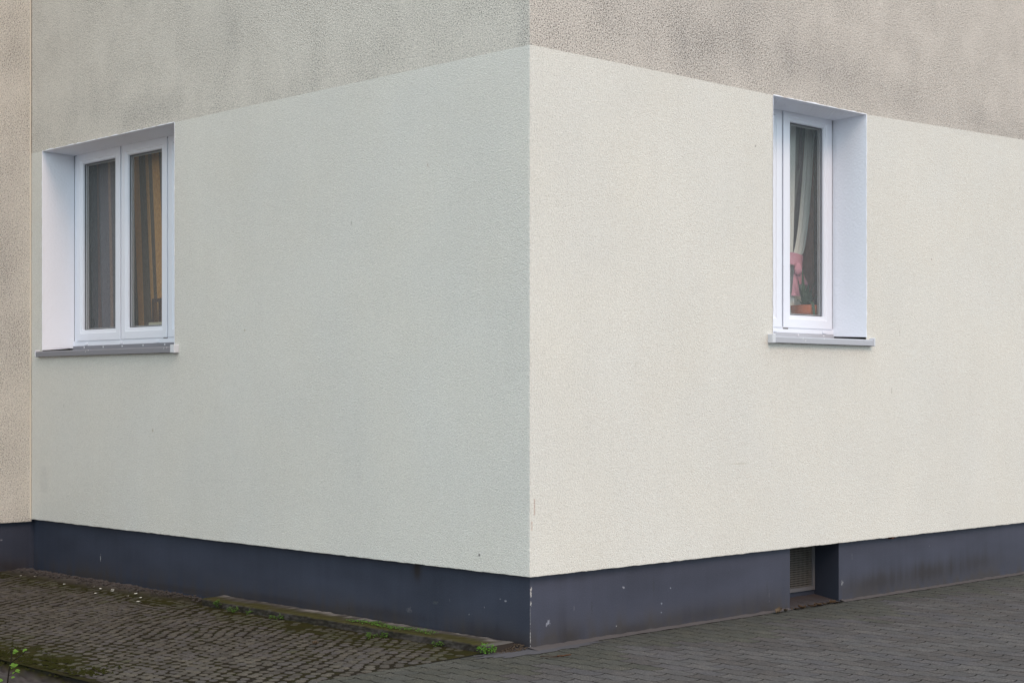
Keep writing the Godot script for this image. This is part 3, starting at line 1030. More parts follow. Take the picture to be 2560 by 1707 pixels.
	quad(st, Vector3(c0, 0.4652, -RECESS), Vector3(c1, 0.4652, -RECESS), Vector3(c1, 0.4652, cd), Vector3(c0, 0.4652, cd))
	quad(st, Vector3(c0, 0.0, cd), Vector3(c1, 0.0, cd), Vector3(c1, 0.068, cd), Vector3(c0, 0.068, cd))
	done("cellar_niche", st, M.plinth_dark, b)  # darker than the plinth paint: shade of the recess is put into the colour
	st = new_st()
	for i in 14:     # sloping, cracked cement floor
		var xa := lerpf(c0, c1, i / 14.0)
		var xb := lerpf(c0, c1, (i + 1) / 14.0)
		quad(st, Vector3(xa, 0.004 + 0.003 * sin(i * 2.1), -0.018), Vector3(xb, 0.004 + 0.003 * sin((i + 1) * 2.1), -0.018), Vector3(xb, 0.036 + 0.002 * cos((i + 1) * 1.3), cd), Vector3(xa, 0.036 + 0.002 * cos(i * 1.3), cd))
	for k in [[2.86, -0.04, 2.80, -0.16], [2.70, -0.09, 2.68, -0.13], [2.92, -0.05, 2.88, -0.12]]:
		var y0: float = lerpf(0.0065, 0.0375, clampf((-0.018 - k[1]) / 0.197, 0, 1)) + 0.002
		var y1: float = lerpf(0.0065, 0.0375, clampf((-0.018 - k[3]) / 0.197, 0, 1)) + 0.002
		tube(st, [Vector3(k[0], y0, k[1]), Vector3((k[0] + k[2]) * 0.5 + 0.01, (y0 + y1) * 0.5, (k[1] + k[3]) * 0.5), Vector3(k[2], y1, k[3])], 0.002, 0.001, 4)
	done("niche_floor", st, mat(lin(0.055, 0.047, 0.048), 0.95, 0.2), b)
	st = new_st()
	rect_sweep(st, Rect2(c0 - 0.01, 0.068, c1 - c0 + 0.004, 0.40), [[0.0, cd - 0.02], [0.0, cd + 0.010], [0.002, cd + 0.012], [0.026, cd + 0.012], [0.028, cd + 0.010], [0.028, cd - 0.02]])
	var cw := done("cellar_window", st, mat(lin(0.105, 0.102, 0.108), 0.5, 0.4), b)
	st = new_st()
	var x := c0 + 0.02
	while x < c1 - 0.032:
		bbox(st, Vector3(x - 0.0015, 0.09, cd - 0.0015), Vector3(x + 0.0015, 0.45, cd + 0.0022))
		x += 0.0152
	var y := 0.103
	while y < 0.45:
		bbox(st, Vector3(c0 + 0.012, y - 0.0017, cd + 0.0015), Vector3(c1 - 0.03, y + 0.0017, cd + 0.0050))
		y += 0.0158
	done("wire_mesh", st, mat(lin(0.125, 0.113, 0.100), 0.6, 0.4), cw)
	st = new_st()
	quad(st, Vector3(c0 - 0.05, 0.0, -0.9), Vector3(c1 + 0.05, 0.0, -0.9), Vector3(c1 + 0.05, 0.6, -0.9), Vector3(c0 - 0.05, 0.6, -0.9))
	quad(st, Vector3(c0 - 0.05, 0.0, cd - 0.03), Vector3(c1 + 0.05, 0.0, cd - 0.03), Vector3(c1 + 0.05, 0.0, -0.9), Vector3(c0 - 0.05, 0.0, -0.9))
	quad(st, Vector3(c0 - 0.05, 0.6, -0.9), Vector3(c1 + 0.05, 0.6, -0.9), Vector3(c1 + 0.05, 0.6, cd), Vector3(c0 - 0.05, 0.6, cd))
	quad(st, Vector3(c0 - 0.05, 0.0, cd), Vector3(c0 - 0.05, 0.0, -0.9), Vector3(c0 - 0.05, 0.6, -0.9), Vector3(c0 - 0.05, 0.6, cd))
	quad(st, Vector3(c1 + 0.05, 0.0, -0.9), Vector3(c1 + 0.05, 0.0, cd), Vector3(c1 + 0.05, 0.6, cd), Vector3(c1 + 0.05, 0.6, -0.9))
	done("cellar_shaft", st, mat(lin(0.02, 0.02, 0.022), 0.95, 0.1), b)
	# rusty stub under the plaster edge
	st = new_st()
	bbox(st, Vector3(3.655, 0.398, -RECESS), Vector3(3.680, 0.430, -0.010), 0.003)
	bbox(st, Vector3(3.690, 0.402, -RECESS), Vector3(3.712, 0.430, -0.014), 0.003)
	done("rusty_bracket", st, M.rust, b)

func build_curtains() -> void:
	var la := left_axes()
	var I := Transform3D.IDENTITY
	# left window, right-hand sash: brown stripes
	var dk := lin(0.100, 0.072, 0.050)
	var oc := lin(0.370, 0.195, 0.072)
	var brown := stripe_texture(256, 128, [[5, dk], [9, oc], [9, dk], [9, oc], [9, dk], [8, oc], [9, dk], [9, oc], [8, dk], [9, oc], [8, dk], [9, oc]], 7)
	var bm := textured(brown, 0.95, 0.1)
	bm.backlight_enabled = true
	bm.backlight = Color(0.15, 0.12, 0.1)
	var st := new_st()
	cloth(st, 1.80, 3.42, func(f): return -5.03 + 0.11 * (1.0 - f) , func(f): return -4.20 + 0.13 * (1.0 - f), -0.46, 3.1, 0.010, 90, 16, la, 0.6)
	tag(done("striped_curtain", st, bm, null, true), "brown and ochre striped curtain behind the right hand sash of the left window", "curtain")
	# left window, left-hand sash: mauve folds, grey painted in for sky reflected in the pane
	var grey := stripe_texture(256, 128, [[11, lin(0.26, 0.245, 0.255)], [13, lin(0.095, 0.098, 0.118)], [8, lin(0.270, 0.175, 0.165)], [9, lin(0.125, 0.112, 0.125)], [9, lin(0.22, 0.155, 0.135)], [12, lin(0.11, 0.10, 0.11)]], 17)
	var gm := textured(grey, 0.95, 0.1)
	st = new_st()
	cloth(st, 1.80, 3.42, func(f): return -5.80 - 0.02 * f, func(f): return -5.20 + 0.08 * (1.0 - f), -0.455, 4.0, 0.012, 70, 16, la, 0.8)
	tag(done("dark_curtain", st, gm, null, true), "dark mauve curtain, its grey painted in for the sky reflection in the pane, behind the left hand sash of the left window", "curtain")
	# things on the inner board of the left window
	st = new_st()
	bbox(st, Vector3(-4.640, 1.857, -0.440), Vector3(-4.440, 1.992, -0.385), 0.003)
	var box := done("cream_box", st, mat(lin(0.42, 0.38, 0.28), 0.8, 0.2))
	box.transform = la
	tag(box, "small cream box on the board inside the left window, at its lower right", "box")
	var fr := base("picture_frame")
	fr.transform = la
	tag(fr, "dark reddish wooden frame standing behind the small cream box", "frame")
	st = new_st()
	rect_sweep(st, Rect2(-4.685, 1.857, 0.25, 0.325), [[0.0, -0.446], [0.0, -0.444], [0.002, -0.442], [0.026, -0.442], [0.028, -0.443], [0.028, -0.446]])
	bbox(st, Vector3(-4.590, 1.86, -0.4455), Vector3(-4.562, 2.175, -0.4432), 0.0008)
	done("surround", st, mat(lin(0.055, 0.022, 0.014), 0.5, 0.4), fr)
	st = new_st()
	bbox(st, Vector3(-4.680, 1.862, -0.4490), Vector3(-4.440, 2.175, -0.4465))
	done("backing", st, mat(lin(0.10, 0.05, 0.025), 0.8, 0.2), fr)
	var orn := base("ornament")
	orn.transform = la
	tag(orn, "small dark figure with a white spot inside the left window, at its lower left", "ornament")
	st = new_st()
	var prof := [[0.0, 0.030], [0.03, 0.034], [0.06, 0.026], [0.10, 0.020], [0.13, 0.012], [0.16, 0.018], [0.185, 0.012], [0.20, 0.001]]
	for i in prof.size() - 1:
		for k in 10:
			var a0 := TAU * k / 10.0
			var a1 := TAU * (k + 1) / 10.0
			var p := func(pr: Array, a: float): return Vector3(-5.53 + cos(a) * pr[1], 1.857 + pr[0], -0.405 - sin(a) * pr[1])
			quad(st, p.call(prof[i], a0), p.call(prof[i], a1), p.call(prof[i + 1], a1), p.call(prof[i + 1], a0), [], 1)
	done("body", st, mat(lin(0.02, 0.022, 0.028), 0.6, 0.3), orn)
	st = new_st()
	bbox(st, Vector3(-5.512, 1.945, -0.382), Vector3(-5.494, 1.968, -0.372), 0.004)
	done("spot", st, M.dab, orn)

	# right window: white net curtain gathered with a pink tie, a dull pink drape beyond
	var white := mat(lin(0.60, 0.625, 0.585), 0.95, 0.1)
	white.backlight_enabled = true
	white.backlight = Color(0.25, 0.25, 0.22)
	var cur := base("white_curtain")
	cur.position = Vector3(0.045, 0, -0.045)
	tag(cur, "white curtain gathered by a pink tie behind the right window", "curtain")
	st = new_st()
	# two gathered lengths that meet at the tie, and the loose net between them
	var bell := func(f: float, lo: float, mid: float, hi: float, p: float) -> float:
		if f > 0.345: return lerpf(mid, hi, pow((f - 0.345) / 0.655, p))
		return lerpf(mid, lo, pow((0.345 - f) / 0.345, 0.8))
	cloth(st, 1.895, 3.42, func(f): return bell.call(f, 2.95, 3.060, 3.240, 0.50), func(f): return bell.call(f, 3.315, 3.180, 3.370, 0.42), -0.455, 3.5, 0.014, 56, 44, I, 1.2)
	cloth(st, 1.895, 3.42, func(f): return bell.call(f, 2.90, 2.990, 2.780, 0.7), func(f): return bell.call(f, 3.12, 3.105, 3.135, 0.6), -0.470, 4.0, 0.014, 56, 44, I, 0.7)
	done("cloth", st, white, cur, true)
	st = new_st()
	cloth(st, 2.60, 3.42, func(f): return 3.05, func(f): return 3.13 + 0.19 * f, -0.500, 3.0, 0.008, 30, 16, I, 1.0)
	done("net", st, mat(lin(0.16, 0.165, 0.155), 0.95, 0.1), cur, true)
	st = new_st()
	var pink := mat(lin(0.50, 0.245, 0.300), 0.95, 0.1)
	var band := []
	for j in 7:
		var row := []
		for i in 25:
			var a := TAU * i / 24.0
			var rr := 0.102 + 0.007 * sin(a * 5.0 + j * 0.9)
			row.append(Vector3(3.090 + cos(a) * rr, 2.350 + j * 0.0145 - 0.010 * cos(a), -0.455 - sin(a) * rr * 0.45))
		band.append(row)
	for j in 6:
		for i in 24:
			quad(st, band[j][i], band[j][i + 1], band[j + 1][i + 1], band[j + 1][i], [], 1)
	# knot, then two hanging ends
	var knot := []
	for j in 7:
		var row := []
		for i in 13:
			var a := TAU * i / 12.0
			var e := PI * j / 6.0
			var lump := 1.0 + 0.16 * sin(a * 3.0 + j * 1.7) + 0.10 * sin(a * 5.0 - j)
			row.append(Vector3(3.080 + sin(e) * cos(a) * 0.046 * lump, 2.325 - cos(e) * 0.046, -0.400 - sin(e) * sin(a) * 0.020 * lump))
		knot.append(row)
	for j in 6:
		for i in 12:
			quad(st, knot[j][i], knot[j][i + 1], knot[j + 1][i + 1], knot[j + 1][i], [], 1)
	cloth(st, 2.135, 2.34, func(f): return 3.010 + 0.04 * f, func(f): return 3.125 - 0.03 * f, -0.412, 2.6, 0.008, 22, 10, I, 1.5)
	cloth(st, 2.220, 2.36, func(f): return 3.110 - 0.030 * f, func(f): return 3.215 - 0.10 * f, -0.416, 2.2, 0.008, 20, 10, I, 2.0)
	done("tie", st, pink, cur, true)
	var drape := stripe_texture(128, 64, [[10, lin(0.22, 0.11, 0.095)], [14, lin(0.095, 0.078, 0.09)], [8, lin(0.24, 0.125, 0.105)], [16, lin(0.09, 0.076, 0.09)], [9, lin(0.18, 0.10, 0.095)]], 27)
	st = new_st()
	cloth(st, 1.80, 3.42, func(f): return 3.14, func(f): return 3.68, -0.555, 4.0, 0.016, 60, 16, I, 0.8)
	tag(done("mauve_drape", st, textured(drape, 0.95, 0.1), null, true), "dull mauve drape at the right side of the right window, behind the white curtain", "curtain")

	# flowerpot on the board inside the right window
	var pot := base("potted_plant", Vector3(3.185, 1.893, -0.435))
	tag(pot, "terracotta pot with strap-leaved green plant inside the right window", "plant")
	st = new_st()
	var pp := [[0.0, 0.070], [0.116, 0.088], [0.116, 0.096], [0.174, 0.100], [0.176, 0.090], [0.150, 0.084]]
	for i in pp.size() - 1:
		for k in 24:
			var a0 := TAU * k / 24.0
			var a1 := TAU * (k + 1) / 24.0
			var f := func(pr: Array, a: float): return Vector3(cos(a) * pr[1], pr[0], -sin(a) * pr[1])
			quad(st, f.call(pp[i], a0), f.call(pp[i], a1), f.call(pp[i + 1], a1), f.call(pp[i + 1], a0), [], 1 if i != 1 and i != 3 else -1)
	done("pot", st, mat(lin(0.40, 0.125, 0.060), 0.85, 0.2), pot)
	st = new_st()
	for k in 16:
		tri(st, Vector3(0, 0.158, 0), Vector3(cos(TAU * k / 16.0) * 0.086, 0.153, -sin(TAU * k / 16.0) * 0.086), Vector3(cos(TAU * (k + 1) / 16.0) * 0.086, 0.153, -sin(TAU * (k + 1) / 16.0) * 0.086))
	done("soil", st, mat(lin(0.02, 0.015, 0.011), 0.95, 0.1), pot)
	var lm := leafy(lin(0.034, 0.066, 0.040))
	lm.backlight = Color(0.15, 0.2, 0.12)
	# one leaf hangs over the rim
	st = new_st()
	var hang := [[Vector3(-0.01, 0.155, 0.02), 0.020], [Vector3(-0.02, 0.205, 0.055), 0.024], [Vector3(-0.03, 0.190, 0.092), 0.024], [Vector3(-0.035, 0.140, 0.108), 0.021], [Vector3(-0.038, 0.085, 0.112), 0.013], [Vector3(-0.04, 0.050, 0.113), 0.002]]
	for i in hang.size() - 1:
		var a: Vector3 = hang[i][0]
		var b: Vector3 = hang[i + 1][0]
		quad(st, a - rgt * hang[i][1] * 0.5, a + rgt * hang[i][1] * 0.5, b + rgt * hang[i + 1][1] * 0.5, b - rgt * hang[i + 1][1] * 0.5, [], 1)
	done("leaf", st, lm, pot, true)
	for d in [[0.05, 0.0, 0.20, 0.9, 0.040], [-0.10, 0.02, 0.26, 0.8, 0.036], [0.12, 0.03, 0.16, 0.55, 0.040], [-0.06, 0.03, 0.30, 0.95, 0.028], [0.03, 0.05, 0.15, 0.6, 0.048], [-0.13, 0.04, 0.13, 0.35, 0.036], [0.13, -0.01, 0.25, 0.8, 0.026], [0.06, 0.02, 0.17, 0.8, 0.044], [-0.04, 0.04, 0.15, 0.6, 0.044]]:
		st = new_st()
		var prev := []
		for i in 9:
			var f := i / 8.0
			var c := Vector3(d[0] * f * 1.1, 0.150 + d[2] * (f - (1.0 - d[3]) * f * f * 0.9), d[1] * f)
			var w: float = d[4] * 1.35 * (1.0 - pow(f, 2.5)) * 0.5 + 0.001
			var s := Vector3(1, 0, 0.25).normalized() if absf(d[0]) < 0.08 else Vector3(-d[1], 0.15, d[0]).normalized()
			var row := [c - s * w, c + Vector3(0, -0.002, 0.003), c + s * w]
			if i > 0:
				for k in 2: quad(st, prev[k], prev[k + 1], row[k + 1], row[k], [], 1)
			prev = row
		done("leaf", st, lm, pot, true)

func build_paving() -> void:
	# bed the stones are laid in
	var st := new_st()
	for q in [[-4.2, -1.657, 0.004, 0.004], [-1.657, -0.257, 0.004, -0.136], [-0.257, 12.0, -0.137, -0.137]]:
		quad(st, Vector3(q[0], -0.0010, 4.4), Vector3(q[1], -0.0010, 4.4), Vector3(q[1], -0.0010, q[3]), Vector3(q[0], -0.0010, q[2]))
	var pave := done("pavement", st, M.joint)
	tag(pave, "grey interlocking concrete pavers along the right wall", "", "", "structure")
	var pm := paver_mesh()
	var list := []
	for i in range(-36, 68):
		var x := (i + 0.5) * PW
		for j in range(-2, 20):
			var z := (j + 0.5) * PL + (PL * 0.5 if posmod(i, 2) == 1 else 0.0)
			if x > 0.04 and z < -0.02: continue
			if x <= 0.04 and z < border_z(x) - PL * 0.42: continue
			if z > 4.3: continue
			list.append([seen(Vector3(x, 0, z)), x, z])
	list.sort_custom(func(a, b): return (a[0] if a[0] > 0 else 1e6 - a[0]) < (b[0] if b[0] > 0 else 1e6 - b[0]))
	var moss := FastNoiseLite.new()
	moss.seed = 77
	moss.frequency = 0.9
	var mass := [[], [], []]
	for k in list.size():
		var x: float = list[k][1]
		var z: float = list[k][2]
		var green := moss.get_noise_2d(x, z) * 0.5 + 0.55 - z * 0.9
		var v := rng.randi() % 4
		var patch := moss.get_noise_2d(x * 1.3 + 30.0, z * 1.3)
		if patch > 0.16 and v == 2: v = 1
		elif patch < -0.16 and v == 1: v = 2
		if green > 0.12: v = 4 + (rng.randi() % 2)
		var t := Transform3D(Basis.from_euler(Vector3(rng.randf_range(-0.0022, 0.0022), 0, rng.randf_range(-0.0035, 0.0035))), Vector3(x, rng.randf_range(-0.0002, 0.0010), z))
		var shape: ArrayMesh = pm
		if x < 0.04 and z < border_z(x) + PL * 0.55:
			shape = cut_paver(x, z)
			if shape == null: continue
		if k < 300 and list[k][0] > 0:
			var o := put("paver", shape, M.paver[v], pave)
			o.transform = t
		else:
			add_coloured(mass, shape, t, M.paver[v].albedo_color.srgb_to_linear())
	tag(put("paver_field", commit_coloured(mass), M.paver_mass, pave), "", "", "", "stuff")

	# cement fillet at the foot of the right wall
	var nz := FastNoiseLite.new()
	nz.seed = 12
	nz.frequency = 3.0
	nz.fractal_octaves = 4
	st = new_st()
	var n := 260
	for i in n:
		var a := lerpf(0.02, 7.0, float(i) / n)
		var b := lerpf(0.02, 7.0, float(i + 1) / n)
		var ea := 0.004 + 0.012 * nz.get_noise_1d(a * 2.0) + 0.055 * exp(-a * 2.6)
		var eb := 0.004 + 0.012 * nz.get_noise_1d(b * 2.0) + 0.055 * exp(-b * 2.6)
		if a > 2.46 and b < 3.06: continue
		var ha := 0.012 + 0.006 * nz.get_noise_1d(a * 3.0 + 40.0)
		var hb := 0.012 + 0.006 * nz.get_noise_1d(b * 3.0 + 40.0)
		quad(st, Vector3(a, 0.0035, ea), Vector3(b, 0.0035, eb), Vector3(b, hb, -0.041), Vector3(a, ha, -0.041), [], 1)
	done("cement_fillet", st, mat(lin(0.090, 0.078, 0.077), 0.95, 0.2), pave)
	# smear of cement in front of the corner
	st = new_st()
	var rim := []
	for i in 40:
		var a := TAU * i / 40.0
		var k := 1.0 + 0.5 * nz.get_noise_2d(cos(a) * 1.0, sin(a) * 1.0)
		rim.append(Vector3(0.10 + cos(a) * 0.50 * k, 0.0030, 0.000 + sin(a) * 0.105 * k))
	for i in 40: tri(st, Vector3(0.10, 0.0050, 0.0), rim[(i + 1) % 40], rim[i])
	done("cement_smear", st, mat(lin(0.078, 0.073, 0.079), 0.9, 0.25), pave)

	# cobbled path along the left wall
	var path := base("cobblestone_path")
	tag(path, "mossy path of small cobbles along the left wall", "", "", "structure")
	var mn := FastNoiseLite.new()
	mn.seed = 5
	mn.frequency = 2.2
	mn.fractal_octaves = 4
	var fine := FastNoiseLite.new()
	fine.seed = 6
	fine.frequency = 16.0
	fine.fractal_octaves = 3
	var dens := func(x: float, z: float) -> float:
		var near_kerb := exp(-pow((x + 0.28) / 0.30, 2))
		var near_bed := exp(-pow((x + 2.25) / 0.38, 2)) * clampf((-z - 0.9) * 1.6, 0.0, 1.0)
		return clampf(0.26 + 0.62 * near_kerb + 0.95 * near_bed + 0.50 * mn.get_noise_2d(x, z), 0.0, 1.2)
	var dst := [[], [], []]
	var nx := 76
	var nzc := 200
	var grid := []
	for j in nzc + 1:
		var row := []
		var z := lerpf(-5.82, 0.0, float(j) / nzc)
		for i in nx + 1:
			var x := lerpf(-2.26, -0.02, float(i) / nx)
			var d: float = dens.call(x, z)
			var f := fine.get_noise_2d(x, z)
			var far := clampf((-z - 2.9) * 0.8, 0.0, 1.0) * clampf((x + 0.32) * 5.0, 0.0, 1.0)
			var y := -0.0042 + 0.0035 * maxf(0.0, d - 0.6) + 0.002 * f + far * (0.014 + 0.018 * f)
			if z > border_z(x) - 0.004: y = minf(y, -0.0035)
			var g := clampf(d * 0.9 - 0.2 + f * 0.7, 0.0, 1.0)
			var c := Color(0.020, 0.0165, 0.012).lerp(Color(0.032, 0.030, 0.008), g)
			c = c.lerp(Color(0.074, 0.064, 0.060) * (1.0 + 0.8 * f), far)
			c.a = 1.0
			row.append([Vector3(x, y, z), c])
		grid.append(row)
	var js := new_st()
	for j in nzc:
		for i in nx:
			js.set_smooth_group(1)
			for q in [grid[j][i], grid[j][i + 1], grid[j + 1][i + 1], grid[j][i], grid[j + 1][i + 1], grid[j + 1][i]]:
				js.set_color(q[1])
				js.set_uv(Vector2(q[0].x, q[0].z))
				js.add_vertex(q[0])
	js.generate_normals()
	tag(put("joint_moss", js.commit(), M.vertex, path), "olive moss and soil between the cobbles", "", "", "stuff")

	var shapes := []
	for i in 7: shapes.append(cobble_mesh(rng))
	var cl := []
	var d1 := Vector2(-0.83, 0.55)
	var d2 := Vector2(0.60, 0.80)
	var bend := FastNoiseLite.new()
	bend.seed = 15
	bend.frequency = 0.55
	for a in range(-110, 110):
		for c in range(-110, 60):
			var jit := Vector2(rng.randf_range(-0.006, 0.006), rng.randf_range(-0.006, 0.006))
			var r1 := rng.randf()
			var r2 := rng.randf()
			var sz := rng.randf_range(0.86, 1.10)
			var sy2 := rng.randf_range(0.85, 1.08)
			var off := 0.5 if posmod(c, 2) == 1 else 0.0
			var p := d1 * (a + off) * 0.072 + d2 * c * 0.066 + jit
			p += Vector2(bend.get_noise_2d(p.x, p.y), bend.get_noise_2d(p.x + 50.0, p.y)) * 0.10
			if p.y < -5.74 or p.y > border_z(p.x) - 0.030: continue
			if p.x < -2.20 or p.x > (-0.245 if p.y > -2.97 else -0.20): continue
			cl.append([seen(Vector3(p.x, 0, p.y)), p, r1, r2, sz, sy2])
	cl.sort_custom(func(a, b): return (a[0] if a[0] > 0 else 1e6 - a[0]) < (b[0] if b[0] > 0 else 1e6 - b[0]))
	var turn := atan2(-d1.y, d1.x)
	var cm := [[], [], []]
	for k in cl.size():
		var e = cl[k]
		var p: Vector2 = e[1]
		var d: float = dens.call(p.x, p.y)
		var v := int(e[2] * 4.0)
		if d + (e[3] - 0.5) * 0.5 > 0.72: v = 4 + int(e[2] * 2.0)
		var sink: float = -0.004 * clampf(d, 0, 1) + (e[3] - 0.5) * 0.006
		var bs := Basis(Vector3.UP, turn + (e[3] - 0.5) * 0.22) * Basis.from_scale(Vector3(0.0336 * e[4], 0.036, 0.0306 * e[5]))
		bs = Basis.from_euler(Vector3((e[2] - 0.5) * 0.10, 0, (e[3] - 0.5) * 0.10)) * bs
		var t := Transform3D(bs, Vector3(p.x, 0.002 + sink, p.y))
		var sh: ArrayMesh = shapes[int(e[3] * 6.99)]
		if k < 300 and e[0] > 0:
			var o := put("cobble", sh, M.cobble[v], path)
			o.transform = t
		else:
			add_coloured(cm, sh, t, M.cobble[v].albedo_color.srgb_to_linear())
	tag(put("cobble_field", commit_coloured(cm), M.cobble_mass, path), "", "", "", "stuff")

func build_kerb() -> void:
	# low concrete kerb along the foot of the left wall
	var nz := FastNoiseLite.new()
	nz.seed = 21
	nz.frequency = 4.0
	nz.fractal_octaves = 4
	var big := FastNoiseLite.new()
	big.seed = 22
	big.frequency = 1.6
	big.fractal_octaves = 3
	var kerb := base("kerb")
	tag(kerb, "low mossy concrete kerb along the foot of the left wall", "kerb", "", "structure")
	var st := new_st()
	var n := 230
	var z0 := -2.96
	var z1 := -0.088
	var cols := []
	for i in n + 1:
		var z := lerpf(z0, z1, float(i) / n)
		var w := nz.get_noise_1d(z * 2.0)
		var c := big.get_noise_1d(z * 3.0 + 9.0)
		var top := 0.041 + 0.002 * w + 0.006 * clampf((-z - 1.0) * 0.3, 0, 1)
		var fx := -0.222 + 0.004 * w - (0.012 * maxf(0.0, -c) if z < -0.3 else 0.0)
		var chip := maxf(0.0, nz.get_noise_1d(z * 5.0 + 70.0) - 0.35) * 0.05
		cols.append([z, [Vector3(fx - 0.004, -0.02, z), Vector3(fx - 0.003, 0.0, z), Vector3(fx - 0.002, 0.008, z), Vector3(fx - 0.001, 0.016, z), Vector3(fx, 0.024, z), Vector3(fx, top - 0.010 - chip, z), Vector3(fx + 0.006 + chip, top - 0.002, z), Vector3(-0.17, top + 0.001 * w, z), Vector3(-0.12, top + 0.0015 * c, z), Vector3(-0.07, top + 0.002 + 0.001 * w, z), Vector3(-0.041, top + 0.004 + 0.003 * w, z)]])
	var shade := func(p: Vector3, k: int) -> Color:
		var a := big.get_noise_3d(p.x * 5.0, p.y * 12.0, p.z * 2.0)
		var f := nz.get_noise_3d(p.x * 8.0, p.y * 16.0, p.z * 5.0)
		var conc := Color(0.070, 0.062, 0.057) * (1.0 + 0.5 * f)
		var moss := Color(0.052, 0.047, 0.020) * (1.0 + 0.4 * f)
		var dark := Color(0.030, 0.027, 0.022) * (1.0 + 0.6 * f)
		var pale := Color(0.22, 0.20, 0.185)
		var o: Color
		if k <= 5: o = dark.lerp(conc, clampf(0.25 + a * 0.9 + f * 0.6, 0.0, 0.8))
		elif k >= 9: o = conc.lerp(pale, clampf(0.1 + a * 1.8 + f, 0.0, 0.75))
		else: o = moss.lerp(conc, clampf(a * 1.4 + (0.9 if p.z > -0.15 else 0.0) + (0.15 if k == 8 else -0.2) + f * 0.7, 0.0, 1.0))
		if p.z > -0.17 and k > 5: o = o.lerp(pale * 0.55, 0.7)
		o.a = 1.0
		return o
	for i in n:
		var a: Array = cols[i][1]
		var b: Array = cols[i + 1][1]
		for k in 10:
			st.set_smooth_group(2 if k <= 4 else 1)
			var q := [[a[k], k], [b[k], k], [b[k + 1], k + 1], [a[k + 1], k + 1]]
			for m in [0, 2, 1, 0, 3, 2]:
				st.set_color(shade.call(q[m][0], q[m][1]))
				st.add_vertex(q[m][0])
	# end face
	var e: Array = cols[n][1]
	for k in range(1, 10):
		st.set_smooth_group(-1)
		for q in [e[0], e[k + 1], e[k]]:
			st.set_color(Color(0.040, 0.035, 0.031))
			st.add_vertex(q)
	for q in [e[0], Vector3(-0.041, -0.02, z1), e[10]]:
		st.set_color(Color(0.040, 0.035, 0.031))
		st.add_vertex(q)
	st.generate_normals()
	put("concrete_body", st.commit(), M.vertex, kerb)
	# creeping green on its top
	var gs := new_st()
	for i in 420:
		var z := rng.randf_range(-1.42, -0.62)
		var u := rng.randf()
		if rng.randf() > 0.35 + 0.65 * exp(-pow((z + 1.05) / 0.32, 2)): continue
		var x := -0.205 + u * 0.085 + 0.02 * sin(z * 14.0)
		var b := rng.randf() * TAU
		leaf_shape(gs, Vector3(x, 0.044 + rng.randf() * 0.010, z), Vector3(cos(b), rng.randf_range(0.1, 0.7), sin(b)).normalized(), Vector3.UP, rng.randf_range(0.009, 0.017), rng.randf_range(0.006, 0.011), 0.3)
	var cg := done("creeping_weeds", gs, leafy(lin(0.075, 0.170, 0.022)), null, true)
	tag(cg, "bright green creeping weeds growing over the top of the kerb", "weeds", "", "stuff")
	weed("weed_clump", Vector3(-0.262, 0.0, -0.075), 0.050, 0.075, 46, M.leaf_fresh, "bright green weed clump at the near end of the kerb")
	weed("weed_clump", Vector3(-0.235, 0.0, -2.74), 0.045, 0.060, 26, M.leaf_dull, "dull green weed at the far end of the kerb")
	weed("weed_clump", Vector3(-0.285, 0.0, -2.50), 0.040, 0.045, 22, M.leaf_dull, "low green weed second from the far end of the kerb")
	weed("weed_clump", Vector3(-0.262, 0.0, -2.36), 0.022, 0.035, 10, M.leaf_dull, "tiny sprig of weed third from the far end of the kerb")
	weed("weed_clump", Vector3(-0.275, 0.0, -2.03), 0.045, 0.035, 20, M.leaf_dull, "flat pale weed midway along the far half of the kerb")
	weed("weed_clump", Vector3(-0.285, 0.0, -1.00), 0.080, 0.035, 34, M.leaf_dull, "wide low weed patch below the middle of the kerb")
	weed("weed_clump", Vector3(-0.250, 0.0, -0.50), 0.035, 0.035, 14, M.leaf_dull, "small weed beneath the kerb near its near end")

